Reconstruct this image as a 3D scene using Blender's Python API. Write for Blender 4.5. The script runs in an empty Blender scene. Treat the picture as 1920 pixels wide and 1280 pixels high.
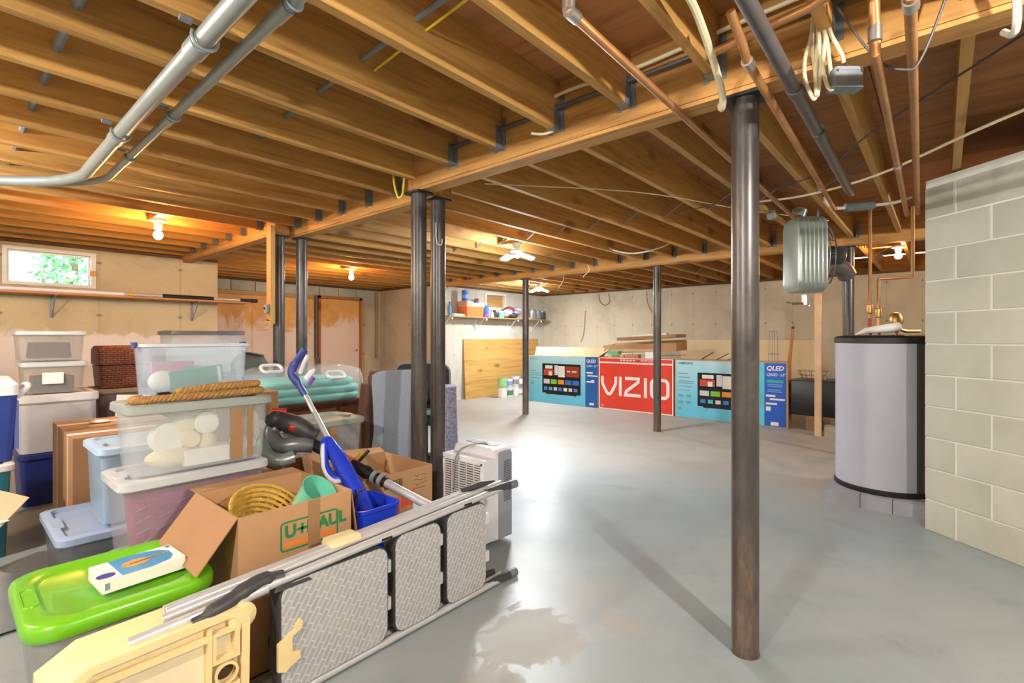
import bpy, bmesh, math, random
from mathutils import Vector, Matrix
random.seed(7)
R = math.radians
scene = bpy.context.scene
COL = scene.collection

# ------------------------------------------------------------------ camera
cd = bpy.data.cameras.new('camera'); cam = bpy.data.objects.new('camera', cd); COL.objects.link(cam)
cam.location = (0, 0, 1.25); cam.rotation_euler = (R(90), 0, R(40.9 - 90))
cd.sensor_width = 36; cd.lens = 36 * 930 / 1920; cd.shift_y = -8 / 1920; cd.clip_start = .05
scene.camera = cam
# ------------------------------------------------------------------ sky and exposure
wd = bpy.data.worlds.new('sky'); scene.world = wd; wd.use_nodes = True
bgn = wd.node_tree.nodes['Background']; bgn.inputs[0].default_value = (.86, .94, 1, 1); bgn.inputs[1].default_value = 11.0
scene.view_settings.view_transform = 'Standard'; scene.view_settings.look = 'None'
scene.view_settings.gamma = 1; scene.view_settings.exposure = 0.76
scene.cycles.max_bounces = 8; scene.cycles.diffuse_bounces = 4; scene.cycles.glossy_bounces = 3; scene.cycles.transparent_max_bounces = 24
try: scene.view_settings.use_curve_mapping = False
except Exception: pass
# power (W) and colour of the room's lamps and the added fill bulbs; the lamps themselves are built further down
WARM = (1.0, .48, .15); WARM2 = (1.0, .50, .16); COOL = (.95, .98, 1.0); NEUT = (1.0, .96, .89)
LAMPS = {'bulb_near_window': (24, WARM), 'bulb_by_door': (24, WARM), 'led_middle': (76, COOL), 'led_far': (70, COOL),
         'bulb_behind_heater': (22, WARM2), 'rear': (105, NEUT), 'fill_behind_blocks': (70, NEUT)}

# ------------------------------------------------------------------ mesh helpers
class MB:
    def __init__(s): s.v = []; s.f = []
    def quad(s, a, b, c, d):
        n = len(s.v); s.v += [tuple(a), tuple(b), tuple(c), tuple(d)]; s.f.append((n, n+1, n+2, n+3)); return s
    def box(s, x0, x1, y0, y1, z0, z1):
        n = len(s.v)
        s.v += [(x0,y0,z0),(x1,y0,z0),(x1,y1,z0),(x0,y1,z0),(x0,y0,z1),(x1,y0,z1),(x1,y1,z1),(x0,y1,z1)]
        s.f += [tuple(n+i for i in q) for q in ((0,3,2,1),(4,5,6,7),(0,1,5,4),(1,2,6,5),(2,3,7,6),(3,0,4,7))]; return s
    def obox(s, m, hx, hy, hz):   # oriented box: matrix + half sizes
        n = len(s.v)
        for z in (-hz, hz):
            for x, y in ((-hx,-hy),(hx,-hy),(hx,hy),(-hx,hy)): s.v.append(tuple(m @ Vector((x, y, z))))
        s.f += [tuple(n+i for i in q) for q in ((0,3,2,1),(4,5,6,7),(0,1,5,4),(1,2,6,5),(2,3,7,6),(3,0,4,7))]; return s
    def bar(s, p, q, w, h=None, up=(0,0,1)):
        p, q = Vector(p), Vector(q); h = h or w; d = (q-p); L = d.length; d.normalize()
        u = Vector(up)
        if abs(d.dot(u)) > .98: u = Vector((1,0,0))
        sd = d.cross(u).normalized(); u = sd.cross(d).normalized(); c = (p+q)/2
        m = Matrix((( d.x, sd.x, u.x, c.x),(d.y, sd.y, u.y, c.y),(d.z, sd.z, u.z, c.z),(0,0,0,1)))
        return s.obox(m, L/2, w/2, h/2)
    def loft(s, rings, cap0=True, cap1=True, closed=False):
        k = len(rings[0]); base = len(s.v)
        for r in rings: s.v += [tuple(p) for p in r]
        n = len(rings)
        for i in range(n if closed else n-1):
            a, b = base+i*k, base+((i+1) % n)*k
            for j in range(k):
                j2 = (j+1) % k; s.f.append((a+j, a+j2, b+j2, b+j))
        if not closed:
            if cap0: s.f.append(tuple(base+j for j in reversed(range(k))))
            if cap1: s.f.append(tuple(base+(n-1)*k+j for j in range(k)))
        return s
    def rloft(s, secs, cx=0, cy=0, n=5, cap0=True, cap1=True):
        return s.loft([[(cx+x, cy+y, z) for x, y in rr(w, d, r, n)] for w, d, r, z in secs], cap0, cap1)
    def tube(s, pts, r, n=10, caps=True, r1=None):
        pts = [Vector(p) for p in pts]; k = len(pts); rings = []
        u = None
        for i, p in enumerate(pts):
            t = (pts[min(i+1,k-1)] - pts[max(i-1,0)]).normalized()
            if u is None:
                u = t.cross(Vector((0,0,1)))
                if u.length < .05: u = t.cross(Vector((1,0,0)))
            u = (u - t*u.dot(t)).normalized(); w = t.cross(u)
            rad = r if r1 is None else r + (r1-r)*i/(k-1)
            if isinstance(r, (list, tuple)): rad = r[i]
            rings.append([p + (u*math.cos(2*math.pi*j/n) + w*math.sin(2*math.pi*j/n))*rad for j in range(n)])
        return s.loft(rings, caps, caps)
    def cyl(s, p, q, r, n=16, r1=None): return s.tube([p, q], r, n, True, r1)
    def lathe(s, prof, n=20, c=(0,0,0), axis='z', cap=True):
        rings = []
        for r, z in prof:
            ring = []
            for j in range(n):
                a = 2*math.pi*j/n; x, y = r*math.cos(a), r*math.sin(a)
                ring.append({'z': (c[0]+x, c[1]+y, c[2]+z), 'x': (c[0]+z, c[1]+x, c[2]+y), 'y': (c[0]+y, c[1]+z, c[2]+x)}[axis])
            rings.append(ring)
        return s.loft(rings, cap, cap)
    def ball(s, c, rx, ry=None, rz=None, n=14, m=9):
        ry = ry or rx; rz = rz or rx
        rings = []
        for i in range(m+1):
            a = -math.pi/2 + math.pi*i/m; cr = max(math.cos(a), .02)
            rings.append([(c[0]+rx*cr*math.cos(2*math.pi*j/n), c[1]+ry*cr*math.sin(2*math.pi*j/n), c[2]+rz*math.sin(a)) for j in range(n)])
        return s.loft(rings)
    def prism(s, pts, fn, a, b):  # 2-D outline, fn(u,v,w) -> xyz, between depth a and b
        return s.loft([[fn(u, v, a) for u, v in pts], [fn(u, v, b) for u, v in pts]])
    def build(s, name, mat, parent=None, smooth=35, loc=None, kind=None, label=None, weld=False):
        me = bpy.data.meshes.new(name); me.from_pydata(s.v, [], s.f)
        bm = bmesh.new(); bm.from_mesh(me)
        if weld: bmesh.ops.remove_doubles(bm, verts=bm.verts, dist=1e-5)
        bmesh.ops.recalc_face_normals(bm, faces=bm.faces); bm.to_mesh(me); bm.free()
        if smooth:
            me.shade_smooth(); me.set_sharp_from_angle(angle=R(smooth))
        me.materials.append(mat)
        o = bpy.data.objects.new(name, me); COL.objects.link(o)
        if parent: o.parent = parent
        if loc: o.location = loc
        if kind: o['kind'] = kind
        if label: o['label'] = label
        return o

def rr(w, d, r, n=5):
    r = min(r, w/2-.0005, d/2-.0005); pts = []
    for cx, cy, a0 in ((w/2-r, d/2-r, 0), (-w/2+r, d/2-r, 90), (-w/2+r, -d/2+r, 180), (w/2-r, -d/2+r, 270)):
        for i in range(n):
            a = R(a0 + 90*i/(n-1)); pts.append((cx+r*math.cos(a), cy+r*math.sin(a)))
    return pts
def B(*a): return MB().box(*a)
def tag(o, label, cat, group=None):
    o['label'] = label; o['category'] = cat
    if group: o['group'] = group
    return o
def thing(name, label, cat, loc=(0,0,0), rz=0, group=None):
    o = bpy.data.objects.new(name, None); COL.objects.link(o); o.empty_display_size = .1
    o.location = loc; o.rotation_euler = (0, 0, R(rz)); return tag(o, label, cat, group)
def struct(o): o['kind'] = 'structure'; return o
def dup(o, parent=None, loc=None):
    c = o.copy(); COL.objects.link(c)
    if parent is not None: c.parent = parent
    if loc is not None: c.location = loc
    return c
def copy_tree(root, loc, rz, label, group):
    r = root.copy(); COL.objects.link(r); r.location = loc; r.rotation_euler = (0, 0, R(rz)); r['label'] = label; r['group'] = group
    for ch in list(root.children):
        c = ch.copy(); COL.objects.link(c); c.parent = r
        for g in list(ch.children):
            d = g.copy(); COL.objects.link(d); d.parent = c
    return r
def spline(pts, k=8):  # Catmull-Rom through points
    P = [Vector(p) for p in pts]; P = [P[0]*2-P[1]] + P + [P[-1]*2-P[-2]]; out = []
    for i in range(1, len(P)-2):
        for j in range(k):
            t = j/k; a, b, c, d = P[i-1:i+3]
            out.append(.5*((2*b)+(c-a)*t+(2*a-5*b+4*c-d)*t*t+(3*b-a-3*c+d)*t**3))
    out.append(P[-2]); return out
def text_mesh(name, body, size, mat, parent, mtx, depth=.0008, shear=0, bold=0, align='LEFT'):
    cu = bpy.data.curves.new(name, 'FONT'); cu.body = body; cu.size = size; cu.extrude = depth; cu.shear = shear; cu.offset = bold
    cu.align_x = align; cu.resolution_u = 3
    t = bpy.data.objects.new(name, cu); COL.objects.link(t); bpy.context.view_layer.update()
    me = bpy.data.meshes.new_from_object(t.evaluated_get(bpy.context.evaluated_depsgraph_get()))
    bpy.data.objects.remove(t); bpy.data.curves.remove(cu)
    me.materials.clear(); me.materials.append(mat); me.transform(mtx)
    o = bpy.data.objects.new(name, me); COL.objects.link(o); o.parent = parent; return o
def frame_m(o, ux, uy):  # matrix with local x=ux, y=uy at origin o
    ux, uy = Vector(ux).normalized(), Vector(uy).normalized(); uz = ux.cross(uy)
    return Matrix(((ux.x,uy.x,uz.x,o[0]),(ux.y,uy.y,uz.y,o[1]),(ux.z,uy.z,uz.z,o[2]),(0,0,0,1)))

# ------------------------------------------------------------------ materials
def srgb(r, g, b):
    f = lambda c: c/12.92 if c <= .04045 else ((c+.055)/1.055)**2.4
    return (f(r/255), f(g/255), f(b/255), 1)
class NT:
    def __init__(s, name):
        s.m = bpy.data.materials.new(name); s.m.use_nodes = True; s.t = s.m.node_tree; s.n = s.t.nodes; s.n.clear()
        s.out = s.n.new('ShaderNodeOutputMaterial'); s.p = s.n.new('ShaderNodeBsdfPrincipled'); s.l(s.p.outputs[0], s.out.inputs[0])
    def l(s, a, b): s.t.links.new(a, b)
    def new(s, t, **k):
        n = s.n.new('ShaderNode'+t)
        for a, v in k.items(): setattr(n, a, v)
        return n
    def math(s, op, a, b=None, c=None):
        n = s.new('Math', operation=op)
        for i, v in enumerate((a, b, c)):
            if v is None: continue
            if isinstance(v, (int, float)): n.inputs[i].default_value = v
            else: s.l(v, n.inputs[i])
        return n.outputs[0]
    def mix(s, fac, a, b, blend='MIX'):
        n = s.new('Mix', data_type='RGBA', blend_type=blend)
        for k, v in ((0, fac), (6, a), (7, b)):
            if isinstance(v, (int, float)): n.inputs[k].default_value = v
            elif isinstance(v, tuple): n.inputs[k].default_value = v
            else: s.l(v, n.inputs[k])
        return n.outputs[2]
    def coord(s, scale=(1,1,1), rand=0):
        tc = s.new('TexCoord'); mp = s.new('Mapping'); mp.inputs['Scale'].default_value = scale
        if rand:
            oi = s.new('ObjectInfo'); cx = s.new('CombineXYZ')
            for i, k in enumerate((37., 11., 23.)): s.l(s.math('MULTIPLY', oi.outputs['Random'], k*rand), cx.inputs[i])
            va = s.new('VectorMath', operation='ADD'); s.l(tc.outputs['Object'], va.inputs[0]); s.l(cx.outputs[0], va.inputs[1])
            s.l(va.outputs[0], mp.inputs['Vector'])
        else: s.l(tc.outputs['Object'], mp.inputs['Vector'])
        return mp.outputs[0]
    def noise(s, vec, scale, detail=4, rough=.55, dist=0):
        n = s.new('TexNoise'); n.inputs['Scale'].default_value = scale; n.inputs['Detail'].default_value = detail
        n.inputs['Roughness'].default_value = rough; n.inputs['Distortion'].default_value = dist; s.l(vec, n.inputs['Vector']); return n.outputs[0]
    def ramp(s, fac, stops):
        n = s.new('ValToRGB'); e = n.color_ramp.elements
        while len(e) > 1: e.remove(e[-1])
        e[0].position, e[0].color = stops[0]
        for p, c in stops[1:]:
            q = e.new(p); q.color = c
        s.l(fac, n.inputs[0]); return n.outputs[0]
    def step(s, fac, lo, hi):
        n = s.new('MapRange', interpolation_type='SMOOTHSTEP'); n.inputs[1].default_value = lo; n.inputs[2].default_value = hi
        s.l(fac, n.inputs[0]); return n.outputs[0]
    def bump(s, h, strength=.2, dist=.01):
        b = s.new('Bump'); b.inputs['Strength'].default_value = strength; b.inputs['Distance'].default_value = dist
        s.l(h, b.inputs['Height']); s.l(b.outputs[0], s.p.inputs['Normal'])
    def set(s, col=None, rough=None, metal=None, **k):
        p = s.p.inputs
        for key, v in (('Base Color', col), ('Roughness', rough), ('Metallic', metal)):
            if v is None: continue
            if isinstance(v, (int, float, tuple)): p[key].default_value = v
            else: s.l(v, p[key])
        for key, v in k.items(): p[key.replace('_', ' ')].default_value = v
        return s
def mul(c, k): return (c[0]*k, c[1]*k, c[2]*k, 1)
_mc = {}
def M(name, rgb, rough=.5, metal=0, var=.10, scale=6, bump=0, coat=0, rvar=0):
    if name in _mc: return _mc[name]
    t = NT(name); c = srgb(*rgb); v = t.coord(rand=1); n = t.noise(v, scale)
    t.set(t.ramp(n, [(.3, mul(c, 1-var)), (.7, mul(c, 1+var))]), rough, metal)
    if coat: t.p.inputs['Coat Weight'].default_value = coat
    if rvar:
        n2 = t.noise(v, scale*3); mr = t.new('MapRange'); mr.inputs[3].default_value = max(rough-rvar, .03); mr.inputs[4].default_value = rough+rvar
        t.l(n2, mr.inputs[0]); t.l(mr.outputs[0], t.p.inputs['Roughness'])
    if bump: t.bump(t.noise(v, scale*12), bump, .004)
    _mc[name] = t.m; return t.m
def CLEAR(name, rgb, fac=.4, rough=.18):
    if name in _mc: return _mc[name]
    t = NT(name); c = srgb(*rgb); v = t.coord(); n = t.noise(v, 5)
    t.set(c, rough); tr = t.new('BsdfTransparent'); tr.inputs[0].default_value = mul(c, .5+.5/max(c[:3])) if False else (.97, .98, .98, 1)
    mx = t.new('MixShader'); mr = t.new('MapRange'); mr.inputs[3].default_value = max(fac-.07, 0); mr.inputs[4].default_value = fac+.07
    t.l(n, mr.inputs[0]); t.l(mr.outputs[0], mx.inputs[0]); t.l(tr.outputs[0], mx.inputs[1]); t.l(t.p.outputs[0], mx.inputs[2]); t.l(mx.outputs[0], t.out.inputs[0])
    _mc[name] = t.m; return t.m
def WOOD(name, light, dark, axis=0, rough=.65, grain=1., knots=True):
    if name in _mc: return _mc[name]
    t = NT(name); sc = [14*grain]*3; sc[axis] = .9*grain; v = t.coord(tuple(sc), rand=1)
    n = t.noise(v, 1.6, 5, .6, 1.2); n2 = t.noise(v, 7, 3)
    col = t.ramp(n, [(.25, mul(srgb(*dark), .85)), (.5, mul(srgb(*light), .82)), (.75, srgb(*light))])
    col = t.mix(t.math('MULTIPLY', n2, .35), col, mul(srgb(*dark), .8))
    if knots:
        sk = [5.]*3; sk[axis] = 2.4; vk = t.coord(tuple(sk), rand=1); vo = t.new('TexVoronoi'); vo.inputs['Scale'].default_value = .75; t.l(vk, vo.inputs['Vector'])
        k = t.step(vo.outputs['Distance'], .24, .08); col = t.mix(t.math('MULTIPLY', k, .75), col, mul(srgb(*dark), .35))
    oi = t.new('ObjectInfo'); hv = t.new('HueSaturation'); t.l(col, hv.inputs['Color'])
    mr = t.new('MapRange'); mr.inputs[3].default_value = .82; mr.inputs[4].default_value = 1.15; t.l(oi.outputs['Random'], mr.inputs[0]); t.l(mr.outputs[0], hv.inputs['Value'])
    t.set(hv.outputs[0], rough); t.bump(n2, .15, .002); _mc[name] = t.m; return t.m
def EMIT(name, col, strength):
    t = NT(name); t.set((0, 0, 0, 1), .5); t.p.inputs['Emission Color'].default_value = (*col, 1); t.p.inputs['Emission Strength'].default_value = strength; return t.m

JOIST = WOOD('joist_wood', (214, 164, 90), (164, 114, 52), 0)
GIRD = WOOD('girder_wood', (210, 156, 86), (156, 104, 50), 1)
PINE = WOOD('pine_wood', (200, 160, 100), (160, 115, 65), 0)
PINEZ = WOOD('upright_pine_wood', (200, 160, 95), (165, 120, 65), 2)
PLY = WOOD('plywood', (214, 172, 98), (176, 126, 58), 0, .6, .45)
SUBF = WOOD('subfloor_plywood', (206, 142, 88), (156, 102, 58), 1, .7, .5, False)
DKWOOD = WOOD('dark_brown_wood', (92, 56, 36), (52, 30, 20), 0, .4, 1, False)
STEEL = M('galvanised_steel', (124, 132, 138), .45, .3, .18, 12, rvar=.12)
CONDUIT = M('conduit_steel', (150, 156, 154), .38, .35, .08, 10, rvar=.08)
ALU = M('brushed_aluminium', (206, 208, 212), .32, .35, .06, 20, rvar=.08)
CHROME = M('chrome', (205, 205, 205), .15, 1, .03)
COPPER = M('copper', (174, 122, 76), .42, .45, .2, 9, rvar=.12)
SOLDER = M('solder_silver', (190, 185, 180), .35, .9)
BRASS = M('brass', (176, 140, 84), .35, .9)
IRON = M('black_iron_pipe', (92, 86, 86), .45, .3, .15)
BLACK = M('black_plastic', (26, 26, 28), .5)
DKGREY = M('dark_grey_plastic', (62, 63, 66), .45)
GREYP = M('grey_plastic', (140, 143, 150), .45)
WHITE = M('white_plastic', (232, 232, 236), .4, var=.03)
CREAM = M('cream_plastic', (228, 214, 168), .5)
CARD = M('cardboard', (186, 146, 106), .85, var=.07, scale=3)
CARDD = M('cardboard_dark', (166, 126, 90), .85, var=.08, scale=3)
CARDL = M('cardboard_light', (206, 178, 144), .85, var=.06, scale=3)
TAPE = M('packing_tape', (158, 124, 88), .35, var=.06)
PAPER = M('white_paper', (236, 236, 232), .7, var=.03)
GRIMY = M('window_frame_paint', (222, 218, 208), .6)
CABLE = M('cream_cable', (218, 206, 172), .5)
CABLEW = M('white_cable', (226, 222, 212), .5)
CABLEB = M('black_cable', (36, 32, 32), .6)
CABLEY = M('yellow_cable', (214, 186, 40), .5)

def floor_mat():
    t = NT('painted_concrete_floor'); v = t.coord()
    a = t.noise(v, .55, 5, .6, .4); b = t.noise(v, 3.2, 6, .65, .6); c = t.noise(v, 24, 4)
    col = t.ramp(a, [(.32, srgb(132, 146, 151)), (.52, srgb(153, 165, 168)), (.72, srgb(166, 174, 175))])
    col = t.mix(t.math('MULTIPLY', t.step(b, .55, .72), .35), col, srgb(116, 132, 140))
    col = t.mix(t.math('MULTIPLY', t.step(c, .6, .75), .18), col, srgb(176, 180, 178))
    w = t.noise(v, 1.1, 6, .62, .9); worn = t.step(w, .655, .675)       # paint worn off to bare concrete
    for cx_, cy_, rr0 in ((1.62, 1.28, .30), (1.30, 1.18, .22), (1.92, 1.05, .12)):
        vd = t.new('VectorMath', operation='DISTANCE'); t.l(v, vd.inputs[0]); vd.inputs[1].default_value = (cx_, cy_, 0)
        worn = t.math('MAXIMUM', worn, t.step(t.math('SUBTRACT', t.noise(v, 6, 6, .65, .8), t.math('DIVIDE', vd.outputs['Value'], rr0*2.2)), .16, .20))
    col = t.mix(t.math('MULTIPLY', worn, .6), col, srgb(158, 156, 144))
    tc = t.new('TexCoord'); sp = t.new('SeparateXYZ'); t.l(tc.outputs['Object'], sp.inputs[0])   # lamp light further back, painted into the colour as beige
    far = t.step(t.math('ADD', sp.outputs[0], t.math('MULTIPLY', a, 1.2)), 4.3, 5.6)
    col = t.mix(t.math('MULTIPLY', far, .75), col, t.ramp(b, [(.3, srgb(150, 146, 136)), (.7, srgb(174, 169, 158))]))
    rough = t.new('MapRange'); rough.inputs[3].default_value = .27; rough.inputs[4].default_value = .5; t.l(b, rough.inputs[0])
    t.set(col, t.math('ADD', rough.outputs[0], t.math('MULTIPLY', t.math('MAXIMUM', worn, far), .16))); t.bump(c, .05, .002); return t.m
def wall_mat(name, axis, base=(214, 208, 192), seam=.61, white=0., tint=None):
    t = NT(name); v = t.coord(); tc = t.new('TexCoord'); sp = t.new('SeparateXYZ'); t.l(tc.outputs['Object'], sp.inputs[0])
    x, z = sp.outputs[axis], sp.outputs[2]
    a = t.noise(v, 1.3, 6, .65, .5); b = t.noise(v, 9, 5)
    col = t.ramp(a, [(.28, mul(srgb(*base), .72)), (.5, srgb(*base)), (.75, mul(srgb(*base), 1.12))])
    col = t.mix(t.math('MULTIPLY', t.step(b, .56, .75), .25), col, mul(srgb(*base), .6))
    fx = t.math('ABSOLUTE', t.math('SUBTRACT', t.math('FRACT', t.math('DIVIDE', x, seam)), .5))
    ln = t.step(fx, .016, .004)
    col = t.mix(t.math('MULTIPLY', ln, t.math('MULTIPLY', a, .7)), col, mul(srgb(*base), .5))
    fz = t.math('ABSOLUTE', t.math('SUBTRACT', t.math('FRACT', t.math('DIVIDE', z, .6)), .5))
    dot = t.math('MULTIPLY', t.step(fx, .04, .02), t.step(fz, .03, .015))
    col = t.mix(t.math('MULTIPLY', dot, .7), col, mul(srgb(*base), .3))
    if white:
        h = t.math('SUBTRACT', z, t.math('MULTIPLY', t.noise(v, 1.7, 5, .7), .9))
        col = t.mix(t.math('MULTIPLY', t.step(h, white-.42, white-.50), .85), col, srgb(226, 214, 206))
    t.set(col, .85); t.bump(b, .25, .004); return t.m
# ================================================================== the room
ZT, ZJ, ZS = 2.24, 2.28, 2.52        # wall top, joist underside, subfloor underside
WM_L = wall_mat('concrete_window_wall', 0, (196, 178, 142), .8, 1.25)
WM_B = wall_mat('concrete_back_wall', 0, (196, 193, 182), .31)
WM_F = wall_mat('concrete_far_wall', 1, (192, 184, 162), .43)
WM_J = wall_mat('concrete_jog_wall', 1, (194, 180, 156), .42)
WM_R = wall_mat('concrete_recess_wall', 0, (190, 176, 150), .9)
struct(B(-2.6, 9.9, -3.5, 9.5, -.12, 0).build('floor', floor_mat(), smooth=0))
def wall(name, m, *boxes):
    mb = MB()
    for b in boxes: mb.box(*b)
    return struct(mb.build(name, m, smooth=0))
WX0, WX1, WZ0, WZ1 = .42, 1.17, 1.80, 2.20
wall('wall_left', WM_L, (-2.6, WX0, 7.3, 7.55, 0, ZT), (WX1, 2.43, 7.3, 7.55, 0, ZT), (WX0, WX1, 7.3, 7.55, 0, WZ0), (WX0, WX1, 7.3, 7.55, WZ1, ZT))
wall('wall_recess', WM_R, (2.0, 6.5, 9.2, 9.45, 0, ZT), (2.18, 2.43, 7.55, 9.2, 0, ZT))
wall('wall_jog', WM_J, (6.25, 6.5, 7.5, 9.2, 0, ZT))
VX0, VX1, VZ0, VZ1 = 7.55, 8.22, 1.86, 2.2
wall('wall_back', WM_B, (6.25, VX0, 7.3, 7.5, 0, ZT), (VX1, 9.6, 7.3, 7.5, 0, ZT), (VX0, VX1, 7.3, 7.5, 0, VZ0), (VX0, VX1, 7.3, 7.5, VZ1, ZT))
wall('wall_far', WM_F, (9.6, 9.85, -3.4, 7.5, 0, ZT))
wall('wall_rear', WM_B, (-2.6, 9.6, -3.4, -3.2, 0, ZT))
wall('wall_side', WM_F, (-2.6, -2.4, -3.2, 7.3, 0, ZT))
# closing band above the walls (sill plate and rim board)
SILL = WOOD('sill_plate_wood', (120, 92, 62), (80, 58, 38), 0, .8, 1, False)
def plate(n, *b): return struct(B(*b).build(n, SILL, smooth=0))
for i, (a, b, c, d) in enumerate(((-2.6, 2.43, 7.31, 7.45), (2.18, 6.5, 9.21, 9.35), (6.26, 6.4, 7.5, 9.2), (6.26, 9.6, 7.31, 7.45), (9.61, 9.75, -3.3, 7.45), (-2.6, 9.6, -3.35, -3.21), (-2.55, -2.41, -3.2, 7.3))):
    plate('trim_%d' % (i+1), a, b, c, d, ZT, ZJ)
for i, (a, b, c, d) in enumerate(((-2.6, 2.43, 7.42, 7.47), (2.18, 6.5, 9.32, 9.37), (6.38, 6.43, 7.5, 9.3), (6.3, 9.7, 7.42, 7.47), (9.72, 9.77, -3.35, 7.47), (-2.6, 9.7, -3.36, -3.31), (-2.56, -2.51, -3.3, 7.42), (2.2, 2.25, 7.45, 9.32))):
    struct(B(a, b, c, d, ZJ, ZS).build('trim_%d' % (i+11), GIRD, smooth=0))

# ---- ceiling: plywood subfloor sheets and every joist as a piece of it
ceil = struct(B(-2.65, 9.9, -3.45, 9.5, ZS+.02, ZS+.06).build('ceiling', SUBF, smooth=0))
panel = None
px = [-2.62, -.2, 2.24, 4.68, 7.12, 9.56]; py = [-3.4+1.22*i for i in range(11)]
for i in range(5):
    for j in range(11):
        if panel is None: panel = B(0, 2.435, 0, 1.216, 0, .019).build('subfloor_panel', SUBF, ceil, 0)
        q = panel if (i, j) == (0, 0) else dup(panel, ceil); q.location = (px[i]+(.0 if j % 2 else .003), py[j], ZS)
def joist_mesh(L): return B(0, L, -.019, .019, 0, ZS-ZJ)
bays = {}
def joist(x0, x1, y):
    key = round(x1-x0, 3)
    if key not in bays: bays[key] = o = joist_mesh(x1-x0).build('joist', JOIST, ceil, 0)
    else: o = dup(bays[key], ceil)
    o.location = (x0, y, ZJ); return o
JY = [1.069+.386*k for k in range(-11, 17)]
G1, G1B, G2 = 2.08, 2.26, 6.25
for y in JY:
    if y > 7.29: continue
    mid = 2.55 < y < 4.75
    joist(-2.5, (G1B if mid else G1)-.058, y)
    joist((G1B if mid else G1)+.058, G2-.058, y+.02)
    joist(G2+.058, 9.68, y+.02)
for y in (7.59, 7.97, 8.36, 8.75, 9.12): joist(2.30, 6.35, y)
# ---- steel cross bridging between the far joists and the middle bay (thin straps)
first = None
for k, (y0, y1) in enumerate(zip(JY[9:26], JY[10:27])):
    if y1 > 7.2: break
    for xx in (4.15, 8.0):
        if first is None:
            mb = MB(); d = JY[1]-JY[0]
            mb.bar((0, .02, ZS-.02-ZJ), (0, d-.02, .02), .022, .003); mb.bar((.03, .02, .02), (.03, d-.02, ZS-.02-ZJ), .022, .003)
            first = mb.build('bridging_strap', STEEL, ceil, 0); first.location = (xx, y0+.02, ZJ)
        else: dup(first, ceil, (xx, y0+.02, ZJ))

# ---- girders with joist hangers
def girder(name, x, y0, y1, label, hang=True):
    t = thing(name, label, 'beam', (x, (y0+y1)/2, 2.2)); h = (y1-y0)/2
    for k in range(3): B(-.056+.038*k, -.056+.038*k+.0365, -h, h, .018 if k != 1 else .022, ZS-2.2-.001).build('ply', GIRD, t, 0)
    B(-.052, .05, -h, h, 0, .017).build('bottom_board', GIRD, t, 0)
    return t
def hangers(t, ys, side):
    first = None
    for y in ys:
        if first is None:
            mb = MB(); s = side
            mb.box(-.045, -.021, 0, .003, -.012, .17).box(.021, .045, 0, .003, -.012, .17)
            mb.box(-.022, -.0195, -.05, .003, -.004, .12).box(.0195, .022, -.05, .003, -.004, .12).box(-.022, .022, -.055, .003, -.005, -.001)
            first = mb.build('joist_hanger', STEEL, t, 0); o = first
        else: o = dup(first, t)
        o.rotation_euler = (0, 0, R(-90) if side < 0 else R(90)); o.location = (side*.06, y - t.location.y, ZJ-2.2)
ga = girder('support_beam', G1, -3.2, 2.66, 'long wooden beam crossing the whole ceiling above the rusty post in front'); hangers(ga, [y for y in JY if -.9 < y < 2.6], -1)
gb = girder('support_beam', G1B, 2.56, 4.74, 'short wooden beam between the two pairs of black posts'); hangers(gb, [y for y in JY if 2.6 < y < 4.7], -1)
gc = girder('support_beam', G1, 4.64, 7.42, 'orange lit wooden beam running into the window wall'); hangers(gc, [y for y in JY if 4.75 < y < 7.2], -1)
gd = girder('support_beam', G2, -3.2, 7.42, 'wooden beam over the slim posts near the television boxes'); hangers(gd, [y for y in JY if .5 < y < 6.9], -1)

# ---- steel columns
def post_mat():
    t = NT('worn_black_column_paint'); v = t.coord((1, 1, .35)); a = t.noise(v, 6, 6, .7, .6); b = t.noise(v, 30, 4); c = t.noise(t.coord((6, 6, .6)), 3, 4)
    tc = t.new('TexCoord'); sp = t.new('SeparateXYZ'); t.l(tc.outputs['Object'], sp.inputs[0]); z = sp.outputs[2]
    col = t.ramp(a, [(.3, srgb(54, 52, 52)), (.6, srgb(92, 87, 86)), (.8, srgb(136, 128, 124))])
    rust = t.math('MULTIPLY', t.step(t.math('ADD', t.math('MULTIPLY', z, -.55), t.math('ADD', c, t.math('MULTIPLY', b, .35))), .25, .75), .7)
    col = t.mix(rust, col, t.ramp(b, [(.3, srgb(88, 70, 60)), (.7, srgb(138, 118, 104))]))
    t.set(col, t.math('ADD', .24, t.math('MULTIPLY', a, .2)), .35); t.bump(b, .12, .002); return t.m
POST = post_mat()
def column(x, y, label, top=2.2, grp='steel support posts'):
    t = thing('support_column', label, 'post', (x, y, 0), random.uniform(0, 360), grp)
    MB().cyl((0, 0, .008), (0, 0, top-.012), .0508, 28).build('tube', POST, t)
    MB().cyl((0, 0, 0), (0, 0, .009), .053, 28).build('base_plate', POST, t)
    pl = MB().rloft([(.13, .15, .01, top-.013), (.13, .15, .01, top-.001)]).build('cap_plate', BLACK, t); pl.rotation_euler = (0, 0, -t.rotation_euler.z)
    return t
column(G1+.015, .59, 'thick scratched steel post standing alone on the open floor in front')
column(2.065, 2.60, 'black steel post beside the cardboard boxes, the one touching the long beam')
column(2.255, 2.63, 'black steel post right behind the white air conditioner, holding the short beam')
column(2.085, 4.70, 'black steel post against the hanging wood stud with a switch')
column(2.285, 4.66, 'black steel post in front of the brown door panel, beside its twin')
column(G2, 5.12, 'slim post standing before the blue television box and plywood sheet')
column(G2, 2.86, 'slim post standing before the red television box')
column(G2, .74, 'dark post standing behind the grey water tank')

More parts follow.
